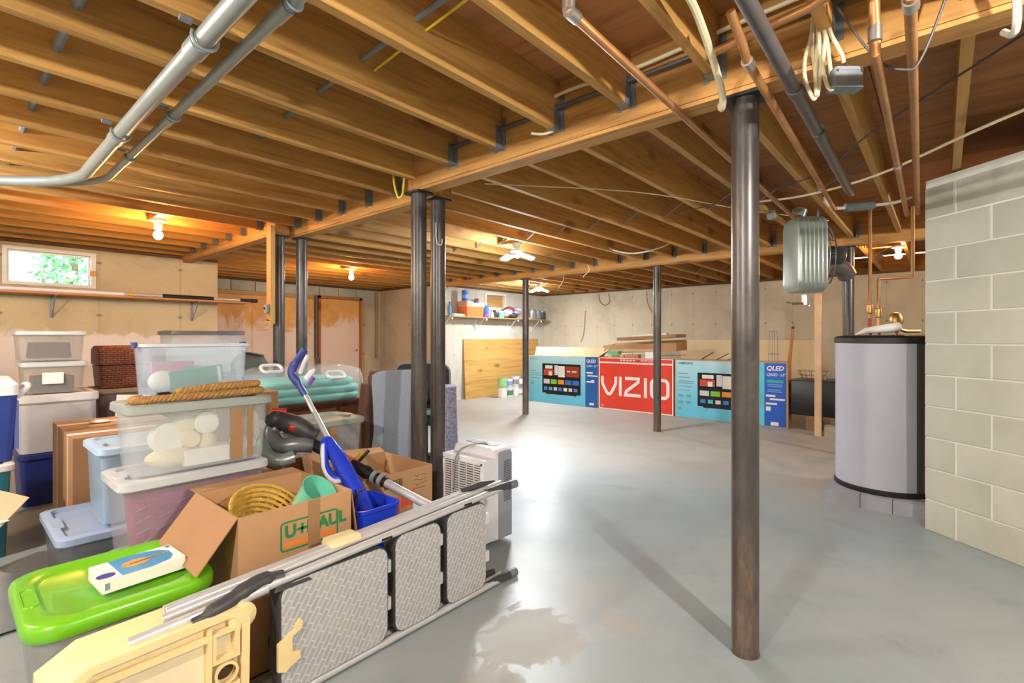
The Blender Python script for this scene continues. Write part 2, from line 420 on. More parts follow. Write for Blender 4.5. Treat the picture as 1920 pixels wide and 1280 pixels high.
# ---- block chimney base: every block its own piece
BLK = []
for i in range(3):
    t = NT('painted_block_%d' % i); v = t.coord(rand=1); a = t.noise(v, 3, 5); b = t.noise(v, 70, 3, .7)
    t.set(t.ramp(a, [(.3, srgb(168-3*i, 169-2*i, 154-2*i)), (.7, srgb(186-3*i, 187-3*i, 174-3*i))]), .75); t.bump(b, .5, .004); BLK.append(t.m)
MORT = M('painted_mortar', (212, 212, 204), .75, var=.05, bump=.3)
cw = bpy.data.objects.new('wall_blocks', None); COL.objects.link(cw); cw['kind'] = 'structure'
CX, CY = 4.222, .087; ux, uy = -.650, -.760       # corner and direction along the front face
cw.location = (CX, CY, 0); cw.rotation_euler = (0, 0, math.atan2(uy, ux))
# local: x along the front face, y (left of x) ... front face looks to -y or +y
yo = 1 if (-uy*(0-CX) + ux*(0-CY)) > 0 else -1      # side on which the camera lies
MB().box(.012, 2.4, *(sorted((0, -yo*.9))), .0, 2.265).build('mortar_core', MORT, cw, 0)
bl = {}
def block(L, loc, rz=0, i=0):
    k = (round(L, 3), i)
    if k not in bl:
        o = bl[k] = MB().rloft([(L-.010, .19, .004, .0), (L-.012, .194, .006, .004), (L-.012, .194, .006, .186), (L-.012, .19, .004, .192)], n=2).build('block', BLK[i], cw, 20)
    else: o = dup(bl[k], cw)
    o.location = loc; o.rotation_euler = (0, 0, R(rz)); return o
HC = .2015
for c in range(11):
    z = c*HC+.003; z = z if c else .003
    if c == 10: z = 2.02
    off = .0 if c % 2 else -.2
    x = 0.
    while x < 2.35:
        L = .4 if not (x == 0. and off < 0) else .2
        L = min(L, 2.4-x); block(L, (x+L/2+.002, yo*(.0035-.094), z), 0, random.randrange(3)); x += L
    x = .0                                     # return face at the corner
    n = 0
    while x < .6:
        L = .2 if (n == 0 and c % 2 == 0) else .4
        if n: block(L, (.094-.002, -yo*(x+L/2), z), 90, random.randrange(3))
        x += L; n += 1

# ---- window in the left wall
w1 = bpy.data.objects.new('window_1', None); COL.objects.link(w1); w1['kind'] = 'structure'; w1.location = ((WX0+WX1)/2, 7.3, WZ0)
hw, hh = (WX1-WX0)/2, WZ1-WZ0
fr = MB()
fr.box(-hw, -hw+.035, -.02, .12, 0, hh).box(hw-.045, hw, -.02, .12, 0, hh).box(-hw+.0352, hw-.0452, -.02, .12, 0, .03).box(-hw+.0352, hw-.0452, -.02, .12, hh-.035, hh)
fr.build('window_frame', GRIMY, w1, 0)
sa = MB(); sa.box(-hw+.035, -hw+.055, .06, .09, .03, hh-.035).box(hw-.065, hw-.045, .06, .09, .03, hh-.035).box(-hw+.0552, hw-.0652, .06, .09, .03, .045).box(-hw+.0552, hw-.0652, .06, .09, hh-.05, hh-.035)
sa.build('window_sash', WHITE, w1, 0)
GL = CLEAR('window_glass', (235, 242, 245), .06, .05)
B(-hw+.05, hw-.06, .073, .077, .04, hh-.045).build('window_pane', GL, w1, 0)
B(hw-.06, hw-.005, -.045, -.02, .14, .20).build('window_catch', M('copper_catch', (214, 150, 92), .5), w1, 0)
# ---- small boarded window in the back wall
w2 = bpy.data.objects.new('window_2', None); COL.objects.link(w2); w2['kind'] = 'structure'; w2.location = ((VX0+VX1)/2, 7.3, VZ0)
hv, hz = (VX1-VX0)/2, VZ1-VZ0
MB().box(-hv, -hv+.05, -.015, .1, 0, hz).box(hv-.05, hv, -.015, .1, 0, hz).box(-hv+.0502, hv-.0502, -.015, .1, 0, .03).box(-hv+.0502, hv-.0502, -.015, .1, hz-.045, hz).build('window_frame', GRIMY, w2, 0)
sl = None
for k in range(5):
    q = B(-hv+.05, hv-.05, .05, .075, 0, .054).build('window_slat', PINE, w2, 0) if sl is None else dup(sl, w2)
    sl = sl or q; q.location = (0, 0, .032+.0535*k)

# ---- outside the window: bank of ground and a leafy tree
struct(MB().box(-9, 2.1, 7.7, 22, 1.3, 1.55).box(2.1, 11, 9.6, 22, 1.3, 1.55).build('ground', M('lawn_green', (120, 150, 80), .9, var=.3, scale=20), smooth=0))
tr = thing('garden_tree', 'green leafy tree seen through the small basement window', 'tree', (1.60, 12.2, 1.55))
MB().tube([(0, 0, 0), (.05, 0, .8), (0, .05, 2.4)], .09, 8, True, .04).build('trunk', M('bark', (92, 76, 60), .9), tr)
lf = MB(); rnd = random.Random(3)
for k in range(1500):
    h = rnd.random(); rad = .62*(1-.5*h)*math.sqrt(rnd.random()); a = rnd.uniform(0, 6.28)
    c = Vector((rad*math.cos(a), rad*math.sin(a), .25+2.6*h)); u = Vector((rnd.uniform(-1, 1), rnd.uniform(-1, 1), rnd.uniform(-1, 1))).normalized(); v = u.cross(Vector((rnd.uniform(-1, 1), rnd.uniform(-1, 1), .3))).normalized()
    s = rnd.uniform(.05, .10); lf.quad(c-u*s, c+v*s*.45, c+u*s, c-v*s*.45)
lf.build('foliage', M('leaf_green', (70, 128, 84), .6, var=.25, scale=3), tr, 0, kind='stuff')

# ---- boarding and door of the recess
BRD = NT('recess_board'); v = BRD.coord(); a = BRD.noise(v, 1.6, 6, .65, .6); n2 = BRD.noise(v, 2.4, 5, .7, 1.)
tc = BRD.new('TexCoord'); sp = BRD.new('SeparateXYZ'); BRD.l(tc.outputs['Object'], sp.inputs[0])
colr = BRD.ramp(a, [(.3, srgb(206, 146, 74)), (.7, srgb(232, 188, 116))])
pm = BRD.step(BRD.math('SUBTRACT', BRD.math('MULTIPLY', n2, 1.6), sp.outputs[2]), -.85, -.60)
BRD.set(BRD.mix(BRD.math('MULTIPLY', pm, .9), colr, srgb(228, 212, 200)), .75); BRD = BRD.m
bd = bpy.data.objects.new('wall_boarding', None); COL.objects.link(bd); bd['kind'] = 'structure'; bd.location = (0, 9.2, 0)
MB().box(2.45, 3.6, -.03, -.004, .0, 2.03).build('board', BRD, bd, 0)
MB().box(3.604, 4.74, -.03, -.004, .0, 2.03).build('board', BRD, bd, 0)
MB().box(2.45, 4.74, -.045, -.03, 1.985, 2.05).build('top_batten', PINE, bd, 0)
for k in range(9):
    block_o = MB().rloft([(.39, .03, .004, 0), (.39, .03, .004, .17)], n=2).build('block', BLK[k % 3], bd, 20); block_o.location = (2.66+.4*k, -.012, 2.065)
dr = bpy.data.objects.new('door_1', None); COL.objects.link(dr); dr['kind'] = 'structure'; dr.location = (5.29, 9.2, 0)
B(-.42, .42, -.05, -.01, .02, 2.0).build('door_leaf', BRD, dr, 0)
FRW = WOOD('door_frame_wood', (190, 120, 60), (150, 90, 45), 2)
MB().box(-.475, -.425, -.07, -.004, 0, 2.06).box(.425, .475, -.07, -.004, 0, 2.06).box(-.475, .475, -.07, -.004, 2.01, 2.06).build('door_frame', FRW, dr, 0)
MB().lathe([(.012, 0), (.03, .012), (.032, .03), (.018, .05)], 12, (.36, -.06, .98), 'y').build('door_knob', BRASS, dr)
p = tag(MB().tube(spline([(4.77, 9.13, 2.06), (4.77, 9.13, 1.4), (4.77, 9.13, .9), (4.80, 9.11, .82), (4.79, 9.12, .72), (4.77, 9.13, .6), (4.77, 9.13, .02)], 4), .028, 10).build('drain_pipe', IRON), 'dark iron pipe running down beside the brown door panel', 'pipe')
p = tag(MB().tube([(6.13, 9.15, 2.2), (6.13, 9.15, .85), (6.10, 9.12, .82)], .022, 10).build('drain_pipe', M('grey_brown_pipe', (150, 128, 104), .6)), 'thin beige pipe ending above the floor in the recess corner', 'pipe')
# ================================================================== lamps
def bulb_lamp(x, y, z, key, label, out=False):
    P, c = LAMPS[key]; t = thing('bulb_lamp', label, 'lamp', (x, y, z), 0, 'bare ceiling bulbs')
    jy = min(JY, key=lambda q: abs(q-y+.19)); 
    B(-.05, .05, jy-y+.02, jy-y+.366, ZJ-z+.0, ZJ-z+.035).build('mounting_board', PINE, t, 0)
    MB().lathe([(.06, ZJ-z), (.06, ZJ-z-.02), (.035, ZJ-z-.03), (.03, .055), (.028, .05)], 18).build('socket', WHITE, t)
    r = .036; prof = [(.014, .055), (.016, .04)] + [(r*math.sin(a), r*math.cos(a)*1.05) for a in [R(d) for d in range(35, 180, 16)]] + [(.002, -r*1.05)]
    A = 4*math.pi*r*r
    MB().lathe(prof, 16).build('bulb', EMIT('bulb_glow_'+key, c, P/(math.pi*A)), t)
    return t
bulb_lamp(1.25, 5.17, 2.14, 'bulb_near_window', 'glowing bare bulb on the joists before the small window')
bulb_lamp(4.02, 6.65, 2.14, 'bulb_by_door', 'glowing bare bulb on the joists before the brown door panel')
bulb_lamp(7.09, .37, 2.17, 'bulb_behind_heater', 'yellow glowing bare bulb beyond the grey water tank')
for bx, by, lb in ((.95, -1.05, 'bare bulb on the joists between the long beam and the rear wall'), (-1.2, .7, 'added fill bulb on the joists midway along the side wall'), (-1.0, 3.6, 'added fill bulb on the joists over the teal tote end of the side wall')): bulb_lamp(bx, by, 2.14, 'rear', lb)  # the two side wall bulbs are added out of view to light the heap
bulb_lamp(5.3, -1.5, 2.14, 'fill_behind_blocks', 'added fill bulb on the joists hidden behind the block wall')  # added unseen fill, brightens the middle bay joists and far end
def led_lamp(x, y, z, key, label):
    P, c = LAMPS[key]; t = thing('led_panel_lamp', label, 'lamp', (x, y, z), 0, 'folding white ceiling lights')
    jy = min(JY, key=lambda q: abs(q-y+.19)); B(-.05, .05, jy-y+.0395, jy-y+.366, ZJ-z, ZJ-z+.035).build('mounting_board', PINE, t, 0)
    MB().lathe([(.045, ZJ-z), (.045, ZJ-z-.02), (.02, .05), (.05, .04), (.065, .02)], 20).build('hub', WHITE, t)
    MB().lathe([(.06, .02), (.055, -.025), (.03, -.045), (.002, -.05)], 20).build('centre_lamp', EMIT('led_glow_c_'+key, c, P*.25/(math.pi*.016)), t)
    em = EMIT('led_glow_'+key, c, P*.25/(math.pi*.10*.075*2))
    for k in range(3):
        a = R(90+120*k); dirv = Vector((math.cos(a), math.sin(a), -.28)).normalized(); side = Vector((-math.sin(a), math.cos(a), 0)); up = side.cross(dirv) * -1
        if up.z < 0: up = -up
        m = Matrix(((dirv.x, side.x, up.x, dirv.x*.14), (dirv.y, side.y, up.y, dirv.y*.14), (dirv.z, side.z, up.z, dirv.z*.14+.015), (0, 0, 0, 1)))
        MB().obox(m, .068, .05, .008).build('wing', GREYP, t)
        m2 = m.copy(); m2.translation = m.translation - up*.014
        MB().obox(m2, .062, .045, .006).build('light_panel', em, t)
led_lamp(4.15, 3.53, 2.17, 'led_middle', 'bright three winged white light over the middle of the floor')
led_lamp(7.6, 5.9, 2.19, 'led_far', 'bright white light close to the stocked shelf')

# ================================================================== pipes, wires and fittings under the joists
def pipe(name, pts, r, m, label, cat='pipe', k=0, n=12, group=None):
    return tag(MB().tube(spline(pts, k) if k else pts, r, n).build(name, m), label, cat, group)
def fittings(t, m, spots, r, L=.05):
    for (p, d) in spots:
        p, d = Vector(p), Vector(d).normalized(); MB().cyl(p-d*L/2, p+d*L/2, r, 14).build('coupling', m, t)
def conduit(x, r, label, ys, ends):
    t = thing('metal_conduit', label, 'conduit', (0, 0, 0), 0, 'steel conduits under the joists')
    z = ZJ-.012-r
    pts = [(x, -1.6, z), (x, 3.55, z), (x, 3.7, z)] + spline([(x, 3.7, z), (x-.01, 3.95, z-.005), (x-.10, 4.17, z-.01), (x-.25, 4.34, z-.015)], 6)[1:] + ends
    MB().tube(pts, r, 14).build('tube', CONDUIT, t)
    for y in ys:
        MB().cyl((x, y+.03, z), (x, y+.12, z), r*1.16, 16).build('coupling', CONDUIT, t)
        mb = MB(); mb.tube([(x+r*1.25*math.cos(R(a)), y, z+r*1.25*math.sin(R(a))) for a in range(-200, 21, 20)], .006, 6); mb.box(x-r*1.4-.03, x-r*1.2, y-.012, y+.012, ZJ-.012, ZJ-.0005)
        mb.build('strap', STEEL, t)
    return t
conduit(.575, .031, 'thick galvanised conduit crossing under the joists and bending to the wall', (JY[13], JY[16]), [(-.2, 4.72, 2.20), (-.9, 5.2, 2.18)])
conduit(.69, .020, 'thinner galvanised conduit running beside the thick one', (JY[12], JY[15], JY[17]), [(-.05, 4.72, 2.22), (-.8, 5.26, 2.2)])
# electrical metal sleeves through the joist holes near the left edge, and twisted cable run through holes
def run(name, pts, r, m, label, cat='cable', group=None, k=6): return pipe(name, pts, r, m, label, cat, k, 8, group)
t = thing('armoured_cable', 'grey armoured cable threaded through drilled holes in the joists', 'cable', (0, 0, 0))
ZC = 2.40
MB().tube([(1.05, -.5, ZC+.02), (1.12, 1.2, ZC), (1.20, 3.0, ZC), (1.26, 4.9, ZC), (1.25, 5.15, 2.33)], .011, 8).build('sheath', STEEL, t)
MB().tube([(1.09, -.5, ZC-.02), (1.155, 1.2, ZC-.02), (1.225, 2.0, ZC-.018)], .005, 6).build('yellow_wire', CABLEY, t)
t = thing('armoured_cable', 'grey conduit length threaded through joist holes toward the window wall', 'cable', (0, 0, 0))
MB().tube([(.34, -.5, ZC-.03), (.30, 2.5, ZC-.03), (.28, 7.2, ZC-.03)], .017, 8).build('sheath', STEEL, t)
# cables along the girder
run('cable', [(2.0, -.9, 2.47), (1.99, .4, 2.45), (2.0, 1.0, 2.43), (1.985, 1.35, 2.44), (1.97, 1.62, 2.41)], .009, CABLE, 'cream flat cable laid along the long beam above the hangers')
run('cable', [(2.005, -.9, 2.40), (2.0, .6, 2.39), (1.995, 1.5, 2.38), (2.0, 2.3, 2.38)], .011, IRON, 'dark cable laid along the long beam under the cream one')
run('cable', [(1.95, 1.56, 2.275), (1.97, 1.50, 2.262), (2.01, 1.46, 2.285), (2.015, 1.44, 2.33)], .007, CABLE, 'short cream cable end curling under a joist hanger')
run('cable', [(1.935, 2.70, 2.33), (1.935, 2.69, 2.25), (1.945, 2.668, 2.165), (1.955, 2.655, 2.155), (1.965, 2.64, 2.18), (1.97, 2.632, 2.27), (1.97, 2.63, 2.33)], .007, CABLEY, 'yellow cable loop hanging beside the paired posts')
run('cable', [(1.2, .60, 2.33), (1.34, .59, 2.30), (1.5, .575, 2.27), (1.74, .60, 2.225), (1.93, .625, 2.17), (1.99, .645, 2.14), (2.03, .665, 2.17)], .013, CABLE, 'thick cream cable drooping beside the top of the scratched post')
tb = []
for k in range(5):
    tb.append(run('cable', [(2.20+.022*k, -1.5, 2.325+.014*(k % 3)), (2.20+.021*k, .5, 2.32+.015*(k % 2)), (2.205+.02*k, 1.5, 2.325+.012*(k % 3)), (2.2+.021*k, 2.45, 2.33)], .007, (CABLE, STEEL, IRON, CABLEW, STEEL)[k], ('cream cable nearest the long beam in the bundle behind it', 'pale grey cable second in the bundle behind the long beam', 'dark cable in the middle of the bundle behind the long beam', 'white cable fourth in the bundle behind the long beam', 'grey cable outermost in the bundle behind the long beam')[k], group='cable bundle behind the long beam'))
run('cable', [(4.95, 3.35, 2.42), (5.16, 3.10, 2.42), (5.25, 2.98, 2.30), (5.42, 2.78, 2.25), (5.6, 2.55, 2.31), (5.8, 2.33, 2.44)], .010, CABLEW, 'white cable sagging in a loop below the joists in the middle of the room')
run('cord', [(6.0, 3.79, 2.285), (6.02, 3.77, 2.2), (5.97, 3.82, 2.12), (5.98, 3.84, 2.10)], .006, CABLEW, 'short white cord dangling from the beam over the slim posts')
run('cord', [(6.45, 4.5, 2.28), (6.45, 4.52, 2.14), (6.40, 4.58, 2.02)], .006, CABLE, 'short cream cord end dangling behind the beam over the slim posts')
t = run('wire', [(2.27, 2.68, 2.18), (2.205, 2.592, 2.0), (2.195, 2.58, 1.93), (2.205, 2.575, 1.88), (2.235, 2.57, 1.88), (2.245, 2.575, 1.92)], .004, CABLEW, 'thin white wire hooked on the post behind the air conditioner', 'wire')
run('wire', [(2.38, 2.3, 2.272), (3.2, 1.6, 2.262), (4.2, 1.2, 2.27), (5.1, .75, 2.272)], .004, CABLE, 'thin brown wire stapled across the joists of the middle bay', 'wire')
run('wire', [(2.15, -.28, 2.215), (2.9, .25, 2.225), (3.4, .6, 2.20), (3.9, 1.6, 2.25)], .0045, CABLEB, 'thin black wire slanting below the joists near the block wall', 'wire')
run('cable', [(4.0, 1.15, 2.27), (4.0, .75, 2.25), (3.75, .3, 2.24), (3.2, -.2, 2.25), (2.6, -.9, 2.27)], .008, CABLE, 'pale cable stapled under the joists above the block wall')
run('cable', [(9.58, 5.5, 2.2), (9.57, 5.48, 2.02), (9.57, 5.6, 1.95), (9.57, 5.72, 2.05), (9.58, 5.75, 2.2)], .006, IRON, 'dark cable loop on the far wall below the sill')
run('cable', [(9.58, 4.62, 2.2), (9.57, 4.58, 1.95), (9.57, 4.48, 1.75)], .006, IRON, 'dark cable end dangling down the far wall')
run('cable', [(9.58, 6.1, 1.85), (9.57, 6.12, 1.5), (9.57, 6.15, 1.3), (9.57, 6.22, 1.15)], .006, STEEL, 'grey cable hanging low on the far wall near the corner')
run('cable', [(1.6, 7.29, 2.2), (1.75, 7.28, 2.21), (2.0, 7.28, 2.13), (2.2, 7.28, 2.1), (2.43, 7.28, 2.13)], .006, CABLE, 'thin brown cable sagging across the wall beside the window')
# ---- copper supply pipes
def copper(pts, label, spots=(), r=.0145, m=COPPER):
    t = thing('copper_pipe', label, 'pipe', (0, 0, 0), 0, 'copper pipes under the joists')
    MB().tube(pts, r, 12).build('tube', m, t)
    fittings(t, SOLDER, spots, r*1.3, .045)
    return t
copper([(1.17, .80, 2.22), (1.17, .80, 2.175), (4.35, .86, 2.17), (4.38, .86, 2.22)], 'long copper pipe passing below the beam beside the scratched post', [((1.19, .80, 2.175), (1, 0, 0)), ((1.17, .80, 2.2), (0, 0, 1))])
copper([(1.62, .50, 2.27), (1.72, .49, 2.20), (1.76, .49, 2.17), (4.20, .58, 2.17)], 'copper pipe starting with a bright elbow behind the scratched post', [((1.78, .49, 2.17), (1, 0, 0)), ((3.55, .565, 2.17), (1, 0, 0))])
t = thing('iron_pipe', 'thick dark iron pipe slanting over the top of the scratched post', 'pipe', (0, 0, 0))
MB().tube([(.9, .37, 2.11), (3.45, .41, 2.11), (3.6, .41, 2.12)], .022, 14).build('tube', IRON, t); fittings(t, IRON, [((1.95, .385, 2.11), (1, 0, 0)), ((2.42, .39, 2.11), (1, 0, 0))], .027, .05)
copper([(1.78, .165, 2.30), (1.80, .15, 2.24), (1.83, .15, 2.10), (4.35, .18, 2.09)], 'copper pipe with a dark sleeve running toward the water tank', [((1.82, .15, 2.15), (0, 0, 1)), ((3.1, .165, 2.095), (1, 0, 0))])
copper([(1.60, .06, 2.24), (1.60, .06, 2.11), (4.40, .125, 2.10)], 'copper pipe hung on a wire strap next to the block wall', [((1.60, .06, 2.16), (0, 0, 1)), ((1.64, .06, 2.11), (1, 0, 0))])
copper([(1.60, -.3, 2.235), (1.60, .06, 2.245), (1.72, .30, 2.245), (1.80, .62, 2.26)], 'copper pipe crossing under the beam just above the junction box', [((1.60, .1, 2.245), (0, 1, 0)), ((1.63, .16, 2.245), (.3, 1, 0))])
run('wire', [(1.93, .30, 2.42), (1.96, .17, 2.16), (1.97, .09, 2.085), (1.97, .04, 2.12), (1.95, -.06, 2.42)], .004, IRON, 'thin wire sling holding the copper pipe under the beam', 'wire')
# junction box and coil of cable
t = thing('junction_box', 'grey metal junction box hanging from its cream cable under the beam', 'box', (1.993, .247, 2.105), -49)
MB().rloft([(.105, .05, .012, -.025), (.105, .05, .012, .035)]).build('box', STEEL, t)
MB().rloft([(.095, .054, .01, .032), (.095, .054, .01, .042)]).build('cover', GREYP, t); MB().cyl((0, -.0, .04), (0, 0, .06), .011, 12).build('clamp', CHROME, t)
for sx in (-.04, .04): MB().cyl((sx, -.027, .028), (sx, -.024, .028), .004, 8).build('screw', CHROME, t)
cb = thing('cable_coil', 'coil of cream cable dangling from the beam beside the junction box', 'cable', (0, 0, 0))
def hp(a, z, o=0): return (1.944+.655*(a/1000)+.756*o, .321-.756*(a/1000)+.655*o, z)   # a vertical plane across the beam: mm sideways, height
for k, lp in enumerate((((-4, 2.35), (-11, 2.28), (-33, 2.19), (-29, 2.12), (0, 2.06), (5, 2.12), (-5, 2.23), (0, 2.35)),
                        ((2, 2.35), (4, 2.25), (-4, 2.14), (2, 2.066), (13, 2.157), (11, 2.265), (5, 2.35)),
                        ((9, 2.35), (20, 2.25), (14, 2.157), (29, 2.094), (47, 2.085), (40, 2.14), (27, 2.25), (14, 2.35)),
                        ((14, 2.35), (32, 2.265), (55, 2.22), (72, 2.185), (75, 2.163)))):
    MB().tube(spline([hp(a, z, -.012*k+.01) for a, z in lp], 6), .0062, 8).build('loop', CABLE, cb)
run('cable', [(1.93, -.15, 2.36), (1.95, -.155, 2.24), (1.985, -.16, 2.14), (2.03, -.155, 2.125), (2.08, -.14, 2.16)], .010, CABLEW, 'bright white cable hanging down over the beam near the block wall')
# wood stud with a switch hanging by the post pair
t = thing('wood_stud', 'short wooden stud hanging beside the black post with a light switch', 'stud', (1.975, 4.615, 1.37))
MB().box(-.019, .019, -.045, .045, .03, .89).bar((0, -.045, .015), (0, .045, .03), .038, .03).build('stud', PINEZ, t, 0)
MB().rloft([(.035, .05, .008, .10), (.035, .05, .008, .175)], -.036, 0).build('switch_box', GREYP, t)
MB().box(-.062, -.053, -.008, .008, .13, .15).build('switch', BLACK, t)
# ================================================================== water tank and what stands around it
t = thing('water_heater', 'tall grey insulated water tank with black rims beside the block wall', 'water heater', (4.80, .34, .095))
TANK = M('pale_grey_tank_paint', (172, 177, 190), .34, .0, .04, 3)
r = .315
MB().lathe([(r, .035), (r, 1.12)], 64, cap=False).build('jacket', TANK, t)
MB().lathe([(.30, 0), (r+.004, .0), (r+.008, .012), (r+.008, .036), (r, .04), (.3, .04)], 64).build('bottom_rim', BLACK, t)
MB().lathe([(r, 1.108), (r+.008, 1.112), (r+.008, 1.15), (r-.01, 1.163), (.20, 1.172), (.002, 1.174)], 64).build('top_cap', BLACK, t)
a0 = R(221); seam = MB()
seam.loft([[( (r+.0035)*math.cos(a0+R(d)), (r+.0035)*math.sin(a0+R(d)), z) for d in range(0, 11, 2)] + [((r-.004)*math.cos(a0+R(d)), (r-.004)*math.sin(a0+R(d)), z) for d in range(10, -1, -2)] for z in (.04, 1.108)])
seam.build('seam_strip', DKGREY, t)
pad = thing('concrete_pad', 'low grey concrete block pad under the water tank', 'pad', (4.80, .26, 0))
PADM = M('grey_pad_concrete', (150, 154, 164), .85, var=.08, bump=.4)
yy = -.33
for L in (.335, .19, .225): 
    MB().box(-.385, .385, yy, yy+L-.004, 0, .095).build('slab', PADM, pad, 0); yy += L
# tank plumbing
t = thing('tank_piping', 'copper riser pipes with brass valves on top of the water tank', 'pipe', (4.75, .36, 1.268))
MB().tube([(-.02, .06, 0), (-.02, .06, 1.0)], .012, 10).build('riser', COPPER, t)
MB().tube([(.03, .01, 0), (.03, .01, .42), (.03, .008, .435), (.2, -.185, .45), (.205, -.19, .47), (.205, -.19, 1.0)], .012, 10).build('riser', COPPER, t)
for x, y, z in ((-.02, .06, .20), (.03, .01, .17)):
    MB().lathe([(.014, -.035), (.022, -.03), (.024, 0), (.022, .03), (.014, .035)], 14, (x, y, z)).build('valve', BRASS, t)
    MB().bar((x-.03, y+.02, z+.035), (x+.03, y-.02, z+.035), .012, .006).build('valve_handle', M('valve_red', (170, 50, 36), .5), t)
MB().lathe([(.013, 0), (.016, .04), (.016, .11), (.013, .12)], 12, (-.02, .06, .01)).build('red_sleeve', M('valve_red', (170, 50, 36), .5), t)
tag(MB().tube([(4.60, .50, 1.268), (4.63, .44, 1.300), (4.75, .31, 1.318), (4.80, .25, 1.33)], [.004, .022, .034, .036], 12).build('paper_roll', PAPER), 'rolled white paper sheet lying on top of the water tank', 'paper')
t = thing('relief_valve', 'brown round fitting standing on top of the water tank', 'valve', (4.90, .27, 1.268))
MB().lathe([(.02, 0), (.02, .08), (.045, .09), (.05, .13), (.03, .17), (.01, .175)], 16).build('body', BRASS, t); MB().tube([(0, 0, .05), (.05, -.06, .03), (.12, -.14, .03)], .014, 8).build('outlet', BRASS, t)
tag(MB().tube([(4.60, .02, 2.26), (4.60, .02, .5)], .02, 12).build('iron_pipe', IRON), 'dark vertical pipe close behind the corner of the block wall', 'pipe')
# grey ribbed pump unit hung from the ceiling
t = thing('ribbed_heater_unit', 'grey green ribbed drum hung from the joists above the black column', 'heater', (4.58, .83, 1.60), -49)
DRUM = M('sage_grey_enamel', (132, 142, 134), .3, .2, .05, 4, coat=.4)
rings = []
for x, s in [(-.165, .80), (-.16, .93), (-.14, .985), (-.12, 1.)] + sum([[(-.10+.045*k, 1.0), (-.096+.045*k, .985), (-.090+.045*k, .985), (-.086+.045*k, 1.0)] for k in range(5)], []) + [(.12, 1.), (.135, .97), (.14, .9)]:
    rings.append([(y*s*1.0, x, .31+z*s) for y, z in rr(.30, .60, .075, 7)])
# drum seen from its side: long axis across the view
rings = [[(p[1]*.74, p[0]*.85, p[2]) for p in rg] for rg in rings]
MB().loft(rings).build('drum', DRUM, t, 40)
cage = MB()
for k in range(14):
    a = 2*math.pi*k/14; ca, sa = math.cos(a), math.sin(a)
    cage.tube([(.10, .11*ca, .31+.26*sa), (.18, .10*ca, .31+.23*sa), (.23, .05*ca, .31+.12*sa)], .004, 6)
for x, s in ((.13, 1.), (.18, .93)): cage.tube([(x, .11*s*math.cos(R(a)), .31+.255*s*math.sin(R(a))) for a in range(0, 361, 20)], .004, 6)
cage.build('fan_guard', CHROME, t)
MB().lathe([(.06, .18), (.075, .20), (.075, .28), (.05, .30)], 18, (0, 0, .31), 'x').build('motor', DKGREY, t)
MB().cyl((0, 0, -.01), (0, 0, -.09), .03, 14).build('drain_neck', CHROME, t); MB().cyl((.03, 0, -.03), (.03, 0, -.10), .016, 12).build('drain_stub', CHROME, t)
MB().tube([(0, 0, -.075), (-.09, .0, -.08), (-.12, 0, -.08)], .010, 8).build('tap', BRASS, t); MB().bar((-.11, 0, -.075), (-.16, .0, -.065), .03, .008).build('tap_handle', M('tap_green', (60, 110, 80), .5), t)
MB().tube([(-.06, 0, .62), (-.04, 0, .68)], .05, 12).build('top_flange', DRUM, t); 
for sx in (-.1, .1): MB().cyl((sx, 0, .6), (sx, 0, .68), .008, 8).build('hanger_rod', STEEL, t)
# sensor can hanging from joist near it
t = thing('cable_clamp', 'grey conduit sleeve joining white cables below the joists by the tank', 'conduit', (0, 0, 0))
MB().cyl((4.31, .53, 2.19), (4.43, .375, 2.205), .03, 14).build('sleeve', STEEL, t)
MB().tube(spline([(4.20, .64, 2.27), (4.22, .62, 2.22), (4.27, .58, 2.19), (4.31, .53, 2.19)], 5), .011, 8).build('flexible_tail', CABLEW, t)
MB().tube(spline([(4.43, .375, 2.205), (4.55, .25, 2.23), (4.62, .17, 2.27)], 5), .011, 8).build('flexible_tail', CABLEW, t)
t = thing('sensor_can', 'small green grey can fixed under a joist near the ribbed drum', 'sensor', (4.45, 1.05, 2.21))
MB().lathe([(.02, 0), (.035, .01), (.035, .05), (.03, .055), (.03, .07)], 14).build('can', DRUM, t)
# flue pipe elbow behind the tank
t = thing('flue_pipe', 'black flue elbow joining the dark post behind the tank', 'pipe', (6.05, .74, 1.93))
MB().tube(spline([(-.25, .22, .16), (-.12, .12, .08), (.02, .03, .02), (.1, 0, -.04)], 5), .085, 14).build('elbow', IRON, t)
# upright post and black bags beyond
tag(B(7.27, 7.34, 1.15, 1.22, 0, 1.80).build('wood_upright', M('pale_upright', (206, 178, 146), .7), smooth=0), 'pale wooden upright standing under the ribbed drum near the far wall', 'post')
t = thing('storage_crate', 'black plastic wrapped crate beside the blue and navy television box', 'crate', (7.88, 1.12, 0))
BAGM = M('black_wrapped_plastic', (20, 20, 22), .35, var=.2, bump=.6)
MB().rloft([(.53, .88, .02, .20), (.55, .90, .025, .23), (.55, .90, .025, .65), (.53, .88, .02, .67)], n=4).build('wrapped_load', BAGM, t)
for k in range(3): MB().box(-.26, .26, -.42+.28*k, -.30+.28*k, .0, .198).build('runner', WOOD('rough_timber', (150, 118, 78), (110, 80, 50), 0), t, 0)
tag(MB().rloft([(.22, .3, .02, 0), (.22, .3, .02, .12)], 7.42, .98).build('paving_block', M('pale_block', (170, 160, 140), .9)), 'pale concrete block on the floor in front of the black crate', 'block')
t = thing('wire_basket', 'small wire basket sitting on the black wrapped crate', 'basket', (7.85, 1.33, .67))
wb = MB()
for z in (.004, .06, .12): wb.tube([((.10+.04*z/.12)*math.cos(R(a)), (.14+.05*z/.12)*math.sin(R(a)), z) for a in range(0, 361, 18)], .003, 5)
